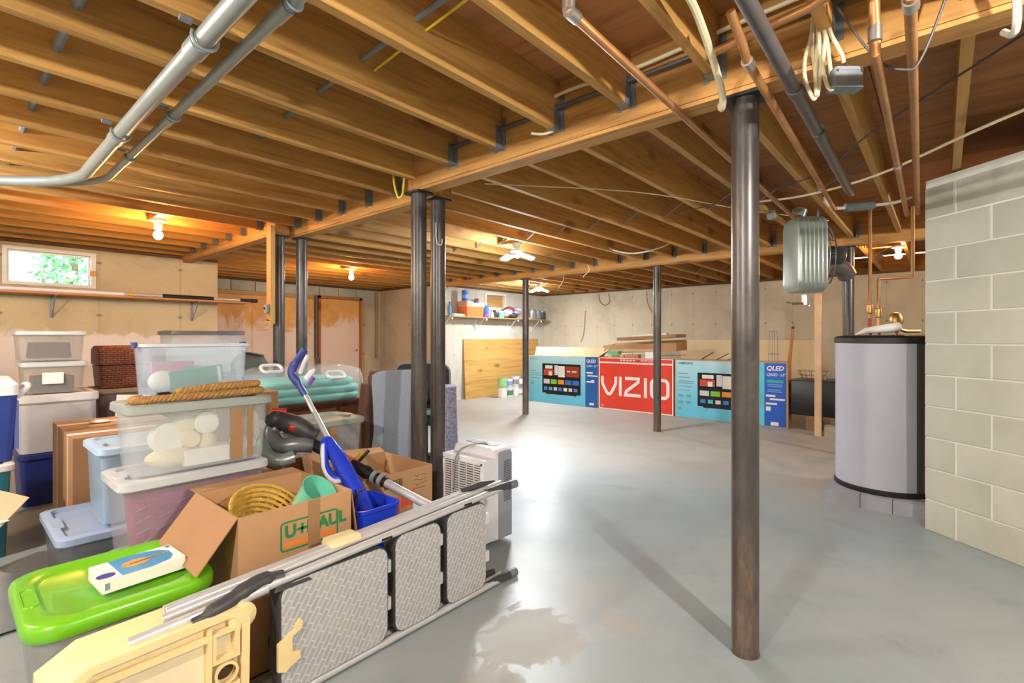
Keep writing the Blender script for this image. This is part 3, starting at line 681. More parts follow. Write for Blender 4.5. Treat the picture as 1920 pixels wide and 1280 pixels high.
for k in range(16): a = 2*math.pi*k/16; wb.tube([(.10*math.cos(a), .14*math.sin(a), .004), (.14*math.cos(a), .19*math.sin(a), .12)], .003, 5)
wb.build('wires', CHROME, t)
t = thing('wooden_bat', 'wooden bat leaning up behind the end of the navy television box', 'bat', (8.25, 1.64, 0))
MB().tube([(-.1, .1, .0), (-.08, .09, .5), (-.02, .04, 1.1), (0, .02, 1.38)], [.035, .034, .02, .016], 12).build('bat_body', WOOD('bat_wood', (190, 130, 60), (120, 74, 36), 2), t); MB().ball((0, .02, 1.39), .022).build('knob_end', DKWOOD, t)
t = thing('wire_plant_cage', 'thin grey wire cage standing behind the navy television box', 'cage', (8.15, 1.90, 0))
wc = MB()
for k in range(4): a = R(90*k); wc.tube([(.09*math.cos(a), .09*math.sin(a), 0), (.05*math.cos(a), .05*math.sin(a), 1.34)], .004, 5)
for z in (.4, .7, 1.0, 1.34): q = .09-.04*z/1.34; wc.tube([(q*math.cos(R(a)), q*math.sin(R(a)), z) for a in range(0, 361, 20)], .004, 5)
wc.build('wires', STEEL, t)
tag(MB().bar((9.44, 2.72, 0), (9.57, 2.72, 1.2), 2.3, .02, (1, 0, 0)).build('insulation_board', M('beige_foam_board', (222, 204, 164), .85, var=.04), smooth=0), 'large beige board leaning flat against the far wall', 'board')

# ================================================================== television boxes
SKY = NT('printed_sky_blue'); v = SKY.coord(); tc = SKY.new('TexCoord'); sp = SKY.new('SeparateXYZ'); SKY.l(tc.outputs['Object'], sp.inputs[0])
SKY.set(SKY.ramp(SKY.math('DIVIDE', sp.outputs[2], .9), [(.0, srgb(96, 190, 222)), (.35, srgb(112, 198, 226)), (1., srgb(178, 222, 234))]), .35); SKY = SKY.m
NAVY = M('printed_navy', (32, 96, 170), .35, var=.05); NAVY2 = M('printed_royal', (22, 92, 196), .35, var=.04); CYAN = M('printed_cyan', (90, 196, 220), .35)
RED = M('printed_red', (222, 66, 48), .4, var=.03); PW = M('printed_white', (236, 232, 230), .4, var=.02); PBK = M('printed_black', (18, 20, 26), .25)
PGR = M('printed_grey_text', (110, 150, 172), .5)
def prt(t, n, m, y0, y1, z0, z1, k=1):   # flat print on the front (-x) face; y given as distance from the box's high-y end
    return MB().box(-.0006*k, .0, -y1, -y0, z0, z1).build(n, m, t, 0)
FACE = lambda y, z: frame_m((-.0022, -y, z), (0, -1, 0), (0, 0, 1))
def carton(t, W, H, D):   # local origin: front face, high-y end
    MB().box(.001, D, -W, 0, 0, H).build('carton', CARD, t, 0)
def tv_print(t, y0, y1, z0, z1):
    prt(t, 'screen_print', PBK, y0, y1, z0, z1, 2); w, h = y1-y0, z1-z0; r_ = random.Random(5)
    pal = [M('tile_%d' % i, c, .4) for i, c in enumerate(((196, 70, 44), (226, 226, 220), (120, 190, 60), (226, 150, 40), (60, 110, 190), (70, 130, 220), (60, 180, 190), (210, 210, 215), (150, 60, 40)))]
    def tl(m, a, b, c, d, k=3): prt(t, 'screen_tile', pal[m], y0+w*a, y0+w*b, z0+h*c, z0+h*d, k)
    tl(0, .04, .30, .60, .80); tl(1, .08, .28, .83, .94); tl(1, .18, .26, .60, .74, 4); tl(7, .33, .425, .62, .95); tl(1, .43, .60, .56, .93); tl(8, .62, .97, .58, .93); tl(1, .66, .74, .74, .78, 4); tl(1, .78, .90, .74, .78, 4)
    for k, m in enumerate((7, 2, 3, 4, 4)): tl(m, .04+.19*k, .20+.19*k, .32, .47)
    for k, m in enumerate((5, 6, 7, 5, 1, 7, 5)): tl(m, .05+.13*k, .14+.13*k, .10, .21)
    for q in (.12, .80): MB().bar((-.002, -(y0+w*q), z0-.002), (-.002, -(y0+w*(q+.08)), z0-.045), .002, .012, (1, 0, 0)).build('stand_print', PBK, t, 0)
    prt(t, 'stand_print', PBK, y0+w*.1, y0+w*.9, z0-.018, z0, 2)
def blurb(t, m, y, z, rows):
    for k, (dy, w, h, dz) in enumerate(rows): prt(t, 'text_bar', m, y+dy, y+dy+w, z-dz, z-dz+h, 2)
# blue box by the plywood
t = thing('television_box', 'open sky blue television carton standing next to the plywood sheet', 'box', (7.6, 6.14, 0), 0, 'television cartons in a row')
carton(t, 1.56, .90, .19); prt(t, 'blue_print', SKY, 0, 1.30, .004, .896); prt(t, 'navy_print', NAVY, 1.30, 1.555, .004, .896)
tv_print(t, .33, 1.20, .19, .75)
text_mesh('maker_print', 'SAMSUNG', .045, PGR, t, FACE(.02, .82))
blurb(t, PGR, .06, .60, ((0, .12, .012, 0), (0, .24, .012, .05), (0, .26, .012, .09), (0, .2, .012, .14), (0, .06, .05, .26)))
text_mesh('model_print', 'QLED', .075, PW, t, FACE(1.325, .80), bold=.002); text_mesh('model_print', 'Q60D  65"', .05, PW, t, FACE(1.325, .72))
blurb(t, PW, 1.325, .60, ((0, .13, .03, 0), (.02, .21, .022, .05), (0, .16, .025, .16), (.1, .06, .02, .13), (.06, .09, .04, .56)))
MB().bar((.19, -.78, .90), (.235, -.78, 1.06), 1.56, .005, (1, 0, 0)).build('back_flap', CARDL, t, 0)
MB().quad((0, -1.56, .9), (.19, -1.56, .9), (.235, -1.66, 1.06), (.045, -1.70, 1.0)).build('side_flap', CARDL, t, 0)
# red box
t = thing('television_box', 'red television carton with big white letters between the two blue ones', 'box', (7.6, 4.565, 0), 0, 'television cartons in a row')
carton(t, 1.36, .90, .18); prt(t, 'white_border', PW, .004, 1.356, .004, .896); prt(t, 'red_print', RED, .022, 1.338, .022, .80, 2); prt(t, 'red_band', RED, .022, 1.338, .825, .885, 2)
for k in range(5): prt(t, 'band_mark', PW, .42+.06*k, .455+.06*k, .845, .87, 3)
text_mesh('band_text', 'SMARTCAST', .04, PW, t, FACE(.80, .845)); text_mesh('size_text', '55"', .045, PW, t, FACE(.05, .05))
S = .052
def strokes(poly, close=False):
    mb = MB(); pts = [Vector((-.0024, -a, b)) for a, b in poly]
    segs = list(zip(pts, pts[1:]+pts[:1])) if close else list(zip(pts, pts[1:]))
    k = len(pts); L = []; Rr = []
    for i, p in enumerate(pts):
        d0 = (p-pts[i-1]).normalized() if (i > 0 or close) else None; d1 = (pts[(i+1) % k]-p).normalized() if (i < k-1 or close) else None
        d = (d0 or d1) + (d1 or d0); d.normalize(); nn = Vector((0, -d.z, d.y)); ref = d1 or d0; cs = max(nn.dot(Vector((0, -ref.z, ref.y))), .4)
        L.append(p+nn*S/2/cs); Rr.append(p-nn*S/2/cs)
    for i in range(k if close else k-1):
        j = (i+1) % k; mb.quad(L[i], L[j], Rr[j], Rr[i])
    return mb
def arcp(cx, cz, r_, a, b, n=6): return [(cx+r_*math.cos(R(a+(b-a)*i/n)), cz+r_*math.sin(R(a+(b-a)*i/n))) for i in range(n+1)]
def letter(mb): mb.build('logo_letter', PW, t, 0)
z0, z1 = .27, .555
letter(strokes([(.075, z1+.02), (.078, .46), (.10, .405), (.165, .295), (.19, .272), (.225, .272), (.25, .295), (.315, .405), (.337, .46), (.34, z1+.02)]))
letter(strokes([(.425, z1+.02), (.425, z0-.02)]))
letter(strokes([(.515, z1), (.76, z1), (.755, .50), (.54, .34), (.52, z0+.005), (.80, z0+.005)]))
letter(strokes([(.885, z1+.02), (.885, z0-.02)]))
oc = [(.99, .46)] + arcp(1.06, .485, .07, 180, 90) + arcp(1.20, .485, .07, 90, 0) + arcp(1.20, .34, .07, 0, -90) + arcp(1.06, .34, .07, -90, -180)
letter(strokes(oc, True))
# blue box at the end of the row
t = thing('television_box', 'sky blue television carton with a royal blue stripe at the end of the row', 'box', (7.6, 3.185, 0), 0, 'television cartons in a row')
carton(t, 1.60, .91, .19); prt(t, 'blue_print', SKY, .02, 1.22, .01, .89); prt(t, 'cyan_print', CYAN, 1.22, 1.30, .01, .89); prt(t, 'royal_print', NAVY2, 1.30, 1.575, .01, .89)
tv_print(t, .36, 1.22, .20, .71)
text_mesh('maker_print', 'SAMSUNG', .05, M('printed_dark', (40, 70, 90), .5), t, FACE(.06, .83), bold=.001)
blurb(t, PGR, .06, .68, ((0, .15, .014, 0), (0, .18, .014, .06), (0, .24, .014, .12), (0, .24, .014, .15), (0, .22, .014, .20), (0, .18, .014, .26), (0, .08, .04, .36), (.12, .08, .04, .36), (0, .08, .04, .46), (.12, .08, .04, .46), (0, .05, .04, .56)))
text_mesh('model_print', 'QLED', .085, PW, t, FACE(1.325, .79), bold=.002, shear=.2); text_mesh('model_print', 'Q60D  65"', .055, PW, t, FACE(1.325, .71), shear=.2)
prt(t, 'teal_bar', M('printed_teal', (40, 170, 170), .4), 1.33, 1.54, .615, .655, 2)
blurb(t, M('printed_pale_blue', (120, 160, 226), .4), 1.34, .585, ((0, .19, .012, 0), (0, .19, .012, .025), (0, .17, .014, .075), (0, .19, .012, .1)))
blurb(t, PW, 1.32, .42, ((0, .12, .028, 0), (.05, .19, .024, .045), (0, .14, .026, .11), (0, .06, .06, .2), (.06, .1, .05, .40)))
for yk, a in ((.40, 28), (.62, 24), (.78, -20)):
    o = MB().bar((.05, -yk, .91), (.05, -yk-.2*math.cos(R(a)), .93+.2*abs(math.sin(R(a)))), .10, .004, (0, 0, 1)).build('top_flap', CARD, t, 0)
# cardboard pile behind the red carton
grp = 'flattened cardboard behind the television cartons'
t = thing('open_carton', 'long open cardboard tray resting behind the red television carton', 'box', (8.06, 3.92, 0), 0, grp)
MB().box(-.22, .22, -.72, .72, .0, .86).build('lower_carton', CARDD, t, 0)
t2 = MB(); t2.bar((-.22, .7, 1.03), (-.22, -.66, 1.09), .005, .14).bar((.22, .7, 1.05), (.22, -.66, 1.12), .005, .18).bar((-.22, .7, 1.03), (.22, .7, 1.05), .005, .14).bar((-.22, -.66, 1.09), (.22, -.66, 1.11), .005, .14).bar((0, .7, .90), (0, -.66, .95), .44, .005)
t2.build('tray', CARD, t, 0)
tag(MB().bar((7.98, 4.30, 1.215), (8.02, 3.25, 1.275), .46, .05).build('flat_carton', CARDD, smooth=0), 'dark flattened carton on the very top of the cardboard heap', 'cardboard', grp)
tag(MB().bar((7.90, 4.05, 1.272), (7.94, 3.45, 1.306), .12, .03).build('foam_sheet', PAPER, smooth=0), 'white foam sheet slanting on top of the cardboard heap', 'foam')
tag(MB().bar((7.86, 4.55, 1.01), (7.83, 3.55, 1.03), .05, .05).build('cardboard_tube', CARDL, smooth=0), 'pale cardboard strip lying inside the open tray', 'cardboard', grp)
for k, (y, w, h, m, lb) in enumerate(((4.31, .22, .055, M('mint_carton', (110, 190, 150), .6), 'mint green small carton in the cardboard heap'), (4.25, .30, .05, CARDL, 'pale small carton printed with green letters in the cardboard heap'), (3.95, .24, .06, CARD, 'plain brown small carton in the middle of the cardboard heap'), (3.62, .16, .10, PAPER, 'white wrapped packet in the cardboard heap'))):
    tag(MB().rloft([(.12, w, .004, 0), (.12, w, .004, h)], 7.69, y).build('small_carton', m, loc=(0, 0, .902 if k not in (0,) else .955)), lb, 'box', grp)
for k in range(6): MB().box(7.6285, 7.6299, 4.30-.026*k, 4.318-.026*k, .012, .036).build('green_print', M('printed_green', (46, 120, 70), .5), bpy.data.objects['small_carton.001'], 0)
# ---- plywood sheet and paint cans
t = tag(MB().bar((8.13, 7.22, 0), (8.13, 7.285, 1.21), 2.44, .018, (0, 1, 0)).build('plywood_sheet', PLY, smooth=0), 'yellow plywood sheet leaning on the back wall under the shelf', 'plywood')
t.rotation_euler = (0, 0, 0)
def can(x, y, z, r_, h, m, band, label, grp='paint cans by the plywood'):
    t = thing('paint_can', label, 'paint can', (x, y, z), random.uniform(0, 360), grp)
    MB().lathe([(r_*.97, 0), (r_, .006), (r_, h-.012), (r_*1.03, h-.01), (r_*1.03, h)], 18).build('can_body', m, t)
    MB().lathe([(r_*.94, h), (r_*.94, h+.004), (r_*.7, h+.004), (r_*.68, h+.001)], 18).build('lid', STEEL, t)
    MB().lathe([(r_*1.006, h*.2), (r_*1.006, h*.7)], 18, cap=False).build('label_band', band, t)
    MB().tube([(r_*1.02*math.cos(R(a)), r_*.3*math.sin(R(a))-r_, h*.8-r_*.9*math.sin(R(a))) for a in range(0, 181, 20)], .003, 5).build('bail', STEEL, t)
PC = [M('can_white', (226, 224, 220), .4), M('can_green', (150, 200, 140), .45), M('can_teal', (60, 130, 110), .45), M('can_silver', (180, 184, 188), .3, .7), M('can_blue', (110, 160, 200), .45)]
can(7.62, 6.86, 0, .095, .21, PC[0], PC[0], 'white paint bucket on the floor at the outer end of the can stack')
can(7.85, 6.88, 0, .09, .20, PC[0], PC[2], 'white paint can with a teal band on the floor before the plywood')
can(8.08, 6.92, 0, .09, .20, PC[0], PC[0], 'plain white paint can on the floor below the white topped can')
can(8.28, 6.95, 0, .09, .20, PC[3], PC[0], 'silver paint can on the floor nearest the slim post')
can(7.62, 6.86, .216, .095, .20, PC[1], PC[1], 'pale green paint bucket on top of the outer end of the stack')
can(7.84, 6.88, .206, .085, .18, PC[0], PC[4], 'white paint can with a blue band on the upper row')
can(8.09, 6.92, .206, .088, .21, PC[0], PC[3], 'tall white paint can with a grey band on the upper row')
can(8.29, 6.95, .206, .088, .21, PC[3], PC[0], 'silver paint can on the upper row nearest the slim post')
# ---- shelf on the back wall and its load
t = thing('wall_shelf', 'long pine shelf on white brackets on the back wall', 'shelf', (7.75, 7.3, 1.64))
B(-1.49, 1.72, -.30, -.004, 0, .02).build('board', PINE, t, 0)
for x in (-1.42, -.48, .52, 1.35):
    mb = MB(); mb.box(x-.012, x+.012, -.28, -.004, -.012, -.001).box(x-.012, x+.012, -.012, -.002, -.26, 0).bar((x, -.25, -.012), (x, -.012, -.24), .012, .006, (1, 0, 0)); mb.build('bracket', WHITE, t, 0)
    MB().lathe([(.008, 0), (.022, .01), (.022, .02), (.008, .03)], 12, (x+.03, -.305, -.03), 'y').build('hook', WHITE, t)
ZSH = 1.6605
def cyl_item(name, x, y, z, prof, m, label, cat, lid=None, grp='things on the back wall shelf', band=None):
    t = thing(name, label, cat, (x, y, z), 0, grp); MB().lathe(prof, 16).build('body', m, t)
    if lid: r_, h, mm = lid; MB().lathe([(r_, h), (r_, h+.025), (r_*.9, h+.03)], 16).build('lid', mm, t)
    if band: r_, a, b, mm = band; MB().lathe([(r_, a), (r_, b)], 16, cap=False).build('label_band', mm, t)
    return t
BLU = M('tub_blue', (50, 110, 210), .35); PUR = M('tub_purple', (150, 70, 150), .4); ORG = M('orange_plastic', (236, 120, 50), .45); ORGP = M('orange_pale', (226, 160, 120), .5)
cyl_item('spray_bottle', 6.36, 7.08, ZSH, [(.035, 0), (.038, .01), (.036, .17), (.012, .21), (.012, .24)], PC[4], 'slim blue capped bottle at the outer end of the shelf', 'bottle', (.02, .235, BLU))
tag(MB().rloft([(.30, .18, .03, 0), (.32, .2, .03, .03), (.2, .1, .03, .05)], 6.55, 7.1).build('folded_cloth', PAPER, loc=(0, 0, ZSH)), 'flat white folded cloth on the shelf', 'cloth')
t = thing('toolbox', 'orange and white plastic crate with an orange flap on the shelf', 'crate', (6.98, 7.12, ZSH), 0, 'things on the back wall shelf')
MB().rloft([(.46, .22, .02, 0), (.50, .25, .02, .20)]).build('body', ORG, t); MB().rloft([(.515, .26, .02, .20), (.515, .26, .02, .27)]).build('white_band', PAPER, t); MB().rloft([(.2, .262, .02, .205), (.2, .262, .02, .30)], -.16).build('pink_pack', ORGP, t)
MB().bar((.22, .05, .02), (.22, .08, .38), .12, .02, (1, 0, 0)).build('upright_flap', ORG, t); MB().ball((.08, -.02, .28), .09, .08, .05).build('blue_rag', BLU, t); MB().ball((-.05, .0, .28), .08, .08, .04).build('white_rag', PAPER, t)
cyl_item('wipes_tub', 6.80, 7.12, ZSH+.305, [(.062, 0), (.066, .01), (.062, .17), (.066, .18)], BLU, 'blue tub standing on top of the orange crate', 'tub', (.066, .18, BLU), band=(.0665, .05, .12, PC[4]))
cyl_item('wipes_tub', 7.33, 7.08, ZSH, [(.070, 0), (.075, .01), (.078, .20), (.08, .21)], BLU, 'blue tub with purple base standing beside the orange crate', 'tub', (.08, .21, BLU), band=(.079, .01, .06, PUR))
cyl_item('white_jar', 7.47, 7.02, ZSH, [(.035, 0), (.038, .01), (.036, .09), (.02, .12)], PC[0], 'small white jar with pink cap on the shelf', 'jar', (.022, .115, M('pink_cap', (220, 120, 160), .4)))
cyl_item('dark_jar', 7.61, 7.08, ZSH, [(.06, 0), (.065, .01), (.06, .10), (.03, .13)], M('dark_jar', (60, 60, 58), .3), 'squat dark jar on the shelf under the small boarded window', 'jar', (.035, .125, BLACK))
cyl_item('blue_jar', 7.78, 7.05, ZSH, [(.06, 0), (.065, .01), (.065, .11)], M('jar_lightblue', (120, 190, 220), .35), 'light blue jar with white lid on the shelf', 'jar', (.066, .11, WHITE))
t = thing('clothes_heap', 'heap of crumpled grey and red cloths on the shelf', 'cloth', (8.2, 7.13, ZSH), 0, 'things on the back wall shelf')
r_ = random.Random(4)
for k, m in enumerate((GREYP, PAPER, M('rag_red', (150, 60, 66), .8), DKGREY, GREYP, M('rag_lilac', (180, 176, 190), .8))):
    MB().ball((-.24+.09*k, r_.uniform(-.03, .05), .07+.06*(k % 3)), .13, .11, .065).build('rag', m, t)
tag(MB().rloft([(.2, .2, .02, 0), (.2, .2, .02, .035)], 8.66, 7.1).build('flat_box', M('beige_box', (200, 196, 186), .6), loc=(0, 0, ZSH)), 'flat beige box on the shelf behind the slim post', 'box')
cyl_item('tin_can', 8.86, 7.08, ZSH, [(.085, 0), (.088, .01), (.088, .19)], PC[3], 'large silver tin on the shelf next to the slim post', 'tin', (.09, .19, STEEL))
cyl_item('tin_can', 9.08, 7.08, ZSH, [(.07, 0), (.073, .01), (.073, .17)], STEEL, 'dull metal tin second from the end of the shelf', 'tin', (.075, .17, STEEL))
cyl_item('tin_can', 9.27, 7.1, ZSH, [(.08, 0), (.083, .01), (.083, .17)], DKGREY, 'dark metal tin at the corner end of the shelf', 'tin', (.085, .17, STEEL))
# ---- shelf under the window with poles
t = thing('wall_shelf', 'long pine shelf on metal brackets under the small window', 'shelf', (1.0, 7.3, 1.70))
B(-2.6, 1.72, -.30, -.004, 0, .02).build('board', WOOD('orange_pine', (214, 150, 88), (180, 112, 58), 0), t, 0)
for x in (-1.6, -.20, 1.13):
    mb = MB(); mb.box(x-.012, x+.012, -.28, -.004, -.010, -.001).box(x-.014, x+.014, -.010, -.002, -.24, 0).bar((x, -.26, -.010), (x, -.012, -.225), .014, .006, (1, 0, 0)); mb.build('bracket', STEEL, t, 0)
def pole(y, z, x0, x1, r_, m, label, parts):
    t = thing('pole', label, 'pole', (x0, y, z), 0, 'poles on the shelf under the window'); MB().cyl((0, 0, 0), (x1-x0, 0, 0), r_, 12).build('shaft', m, t)
    for n, a, b, rr_, mm in parts: MB().cyl((a-x0, 0, 0), (b-x0, 0, 0), rr_, 12).build(n, mm, t)
pole(7.06, 1.742, -.9, 2.72, .019, ALU, 'white and silver pole with a long black grip on the window shelf', [('black_grip', 1.75, 2.3, .027, BLACK), ('end_cap', 2.62, 2.84, .024, BLACK), ('yellow_band', 1.42, 1.46, .021, CABLEY), ('white_section', .2, 1.38, .021, WHITE)])
pole(7.13, 1.736, -1.0, 2.66, .014, ALU, 'thin silver pole with a black tip behind the gripped pole', [('end_cap', 2.52, 2.72, .018, BLACK), ('orange_joint', 2.2, 2.3, .017, ORG)])
pole(7.2, 1.74, -.8, 2.3, .016, M('wooden_pole', (200, 160, 110), .6), 'pale wooden pole lying closest to the wall on the window shelf', [('green_clip', 1.12, 1.20, .022, M('clip_green', (60, 100, 90), .5)), ('green_clip', -.05, .1, .022, M('clip_green', (60, 100, 90), .5))])
# ================================================================== storage heap
CL_W = CLEAR('clear_tote_plastic', (222, 228, 234), .23, .2); CL_G = CLEAR('smoky_tote_plastic', (196, 186, 178), .22, .25); CL_B = CLEAR('bluish_clear_plastic', (206, 224, 240), .25, .2)
GLID = M('greyish_green_lid', (150, 160, 156), .4, var=.05); CLID = CLEAR('milky_lid', (214, 220, 226), .75, .25)
def tote(label, loc, rz, w, d, h, body, lid=None, group='plastic storage totes', taper=.88, lipm=None, latch=None, rim=.018, rad=.04, recess=.012, lidh=.028, name='storage_tote'):
    t = thing(name, label, 'storage box', loc, rz, group); th = .004
    bw, bd = w*taper, d*taper
    MB().rloft([(bw, bd, rad*.8, 0), (w-.02, d-.02, rad, h-.001), (w-.02-2*th, d-.02-2*th, rad, h-.001), (bw-2*th, bd-2*th, rad*.8, th)]).build('bin_body', body, t)
    MB().rloft([(w-.02, d-.02, rad, h-rim), (w, d, rad, h-rim+.004), (w, d, rad, h-.002), (w-.03, d-.03, rad, h-.002)], cap0=False, cap1=False).build('rim', lipm or body, t)
    if lid:
        MB().rloft([(w+.004, d+.004, rad, h-.010), (w+.012, d+.012, rad+.004, h-.006), (w+.010, d+.010, rad+.004, h+lidh-.006), (w-.01, d-.01, rad, h+lidh), (w-.07, d-.07, rad, h+lidh), (w-.085, d-.085, rad, h+lidh-recess)]).build('lid', lid, t)
        for sx in (-1, 1): MB().rloft([(.05, d*.32, .012, h+lidh-.001), (.044, d*.3, .012, h+lidh+.004)], sx*(w/2-.03)).build('lid_grip', lid, t)
    if latch:
        for sx in (-1, 1):
            MB().rloft([(.010, .06, .004, h-.022), (.014, .065, .005, h-.005), (.016, .065, .006, h+.006)], sx*(w/2+.008)).build('latch', latch, t)
    return t
# --- green lidded tote in front with the shell picture box
GREEN = M('lime_green_plastic', (112, 190, 32), .28, var=.05, coat=.3)
t = thing('storage_tote', 'clear tote with a bright lime green lid at the very front', 'storage box', (.40, 2.18, 0), 0, 'plastic storage totes')
MB().rloft([(.40, .42, .05, 0), (.46, .48, .06, .385), (.45, .47, .06, .385), (.39, .41, .05, .006)]).build('bin_body', CLEAR('grey_clear_bin', (176, 178, 178), .3, .25), t)
MB().rloft([(.49, .51, .085, .372), (.50, .52, .09, .376), (.502, .522, .09, .405), (.49, .51, .085, .420), (.475, .495, .08, .424), (.395, .425, .10, .424), (.375, .405, .10, .415), (.36, .39, .10, .411)], n=8).build('lid', GREEN, t, 50)
for sx in (-1, 1):
    MB().rloft([(.045, .17, .022, .423), (.04, .165, .02, .428), (.03, .15, .015, .428), (.024, .14, .012, .421)], sx*.217, 0, 6).build('lid_handle', GREEN, t)
t = thing('picture_box', 'white flat box with a blue seashell picture on the green lid', 'box', (.455, 2.12, .4245), 4); t.scale = (.88, .95, 1)
MB().rloft([(.27, .17, .004, 0), (.27, .17, .004, .042)], n=2).build('carton', PAPER, t, 20)
def flat(name, pts, m, z, parent): return MB().prism(pts, lambda u, v, w: (u, v, w), z, z+.0008).build(name, m, parent, 0)
flat('blue_picture', [(-.075, -.083), (.02, -.083), (.085, -.065), (.108, -.03), (.112, .02), (.09, .055), (.05, .075), (.0, .083), (-.075, .083)], M('picture_blue', (70, 150, 206), .35), .0424, t)
flat('white_corner', [(-.133, -.083), (-.078, -.083), (-.078, .083), (-.133, .083)], M('picture_pale', (226, 240, 236), .35), .0424, t)
flat('violet_blot', [(-.115+.03*math.cos(R(a)), -.045+.022*math.sin(R(a))) for a in range(0, 360, 30)], M('picture_violet', (64, 60, 150), .4), .0434, t)
flat('shell_print', [(-.06, -.005), (-.045, .02), (-.01, .032), (.02, .025), (.04, .012), (.085, .018), (.105, .012), (.085, .004), (.04, -.004), (.02, -.028), (-.015, -.034), (-.045, -.025)], M('shell_orange', (206, 158, 92), .5, var=.25, scale=40), .0434, t)
flat('shell_line', [(-.03, -.004), (.03, .003), (.085, .012), (.085, .009), (.03, -.003), (-.03, -.009)], M('shell_brown', (120, 70, 56), .5), .0444, t)
flat('maker_mark', [(.115, .055), (.13, .055), (.13, .078), (.115, .078)], PGR, .0424, t)
MB().box(-.128, -.113, -.0856, -.0852, .01, .032).build('maker_mark', M('picture_mark', (130, 150, 170), .5), t, 0)
# --- moving box with lettering
UG = M('printed_box_green', (40, 132, 76), .6); UO = M('printed_box_orange', (232, 132, 52), .6)
def open_box(name, label, loc, w, d, h, m=CARD, grp='open moving boxes', rz=0, inner=None):
    t = thing(name, label, 'box', loc, rz, grp); e = .005
    MB().box(-w/2, w/2, -d/2, -d/2+e, 0, h).build('front_panel', m, t, 0); MB().box(-w/2, w/2, d/2-e, d/2, 0, h).build('back_panel', m, t, 0)
    MB().box(-w/2, -w/2+e, -d/2+e, d/2-e, 0, h).build('side_panel', m, t, 0); MB().box(w/2-e, w/2, -d/2+e, d/2-e, 0, h).build('side_panel', m, t, 0)
    MB().box(-w/2, w/2, -d/2, d/2, .0, .006).build('bottom_panel', m, t, 0); return t
def flap(t, a, b, c, d, m=CARD, th=.004, name='flap'):
    a, b, c, d = map(Vector, (a, b, c, d)); n = (b-a).cross(d-a).normalized()*th
    MB().loft([[a, b, c, d], [a+n, b+n, c+n, d+n]]).build(name, m, t, 0)
W, D, Hh = .45, .44, .60
t = open_box('moving_box', 'open cardboard box with green and orange lettering behind the ladder', (.925, 2.125, 0), W, D, Hh)
flap(t, (-W/2, -D/2, Hh), (-W/2, D/2, Hh), (-W/2-.13, D/2, Hh-.165), (-W/2-.13, -D/2, Hh-.165), CARDD, .004, 'side_flap')
flap(t, (W/2, D/2, Hh), (W/2, -D/2, Hh), (W/2+.03, -D/2, Hh-.21), (W/2+.03, D/2, Hh-.21), CARDD, .004, 'side_flap')
flap(t, (-W/2, D/2, Hh), (W/2, D/2, Hh), (W/2, D/2+.10, Hh+.0), (-W/2, D/2+.10, Hh+.0), CARDD, .004, 'back_flap')
FR = lambda x, z: frame_m((x, -D/2-.0012, z), (1, 0, 0), (0, 0, 1))
def ring_frame(t, x0, x1, z0, z1, th, rad, m, y):
    o_ = rr(x1-x0, z1-z0, rad, 5); i_ = rr(x1-x0-2*th, z1-z0-2*th, rad-th, 5); cx, cz = (x0+x1)/2, (z0+z1)/2
    MB().loft([[(cx+a, y, cz+b) for a, b in o_], [(cx+a, y-.0008, cz+b) for a, b in o_], [(cx+a, y-.0008, cz+b) for a, b in i_], [(cx+a, y, cz+b) for a, b in i_]], closed=True).build('logo_frame', m, t, 0)
lx0, lx1, lz0, lz1 = -.075, .165, .425, .54
ring_frame(t, lx0, lx1, lz0, lz1, .007, .016, UG, -D/2)
MB().box(lx0+.014, lx1-.014, -D/2-.0008, -D/2, lz0+.014, lz0+.034).build('logo_stripe', UO, t, 0)
text_mesh('logo_text', 'U', .066, UG, t, FR(lx0+.016, .478), bold=.0025); 
MB().box(lx0+.066, lx0+.106, -D/2-.0012, -D/2, .494, .504).box(lx0+.081, lx0+.091, -D/2-.0012, -D/2, .479, .519).build('logo_cross', UG, t, 0)
text_mesh('logo_text', 'HAUL', .066, UG, t, FR(lx0+.104, .478), bold=.0025)
text_mesh('slogan_text', 'NEED BOXES', .040, UG, t, FR(-.155, .33), shear=.25, bold=.001); text_mesh('slogan_text', 'TAKE PLEASE', .040, UG, t, FR(.06, .33), shear=.25, bold=.001)
MB().box(-.12, -.02, -D/2-.001, -D/2, .09, .13).build('green_mark', UG, t, 0)
MB().box(.035, .083, -D/2-.0026, -D/2-.0014, .30, Hh).build('tape_strip', TAPE, t, 0)
bk = thing('wicker_basket', 'yellow wicker basket tucked inside the lettered box', 'basket', (.86, 2.16, .42))
bm_ = MB()
for z, r_ in [(.00+.02*k, .09+.008*k) for k in range(8)]:
    bm_.tube([(r_*math.cos(R(a)), r_*math.sin(R(a))*.9, z+.02*math.sin(R(a))) for a in range(0, 361, 15)], .007, 6)
for k in range(26):
    a = 2*math.pi*k/26; bm_.tube([(.085*math.cos(a), .077*math.sin(a), -.005), (.152*math.cos(a), .137*math.sin(a), .15)], .004, 5)
YW = M('yellow_wicker', (206, 166, 66), .6, var=.2, scale=30)
bm_.build('weave', YW, bk); bk.rotation_euler = (R(28), R(12), 0)
MB().lathe([(.085, -.004), (.002, -.004), (.002, .002), (.08, .002)], 20).build('basket_bottom', YW, bk)
mc = thing('mint_tumbler', 'mint green plastic tumbler tipped inside the lettered box', 'cup', (1.03, 2.10, .49)); mc.rotation_euler = (R(38), R(18), 0)
MB().lathe([(.052, 0), (.056, .004), (.075, .14), (.079, .146), (.075, .146), (.053, .01), (.002, .008)], 24).build('cup', M('mint_plastic', (120, 214, 190), .25, var=.04, coat=.3), mc)
tag(MB().rloft([(.40, .39, .01, 0), (.40, .39, .02, .36)], .925, 2.125).build('packed_filling', M('dim_brown_filling', (120, 96, 74), .9), loc=(0, 0, .008)), 'brown packing filling the lettered box', 'packing')
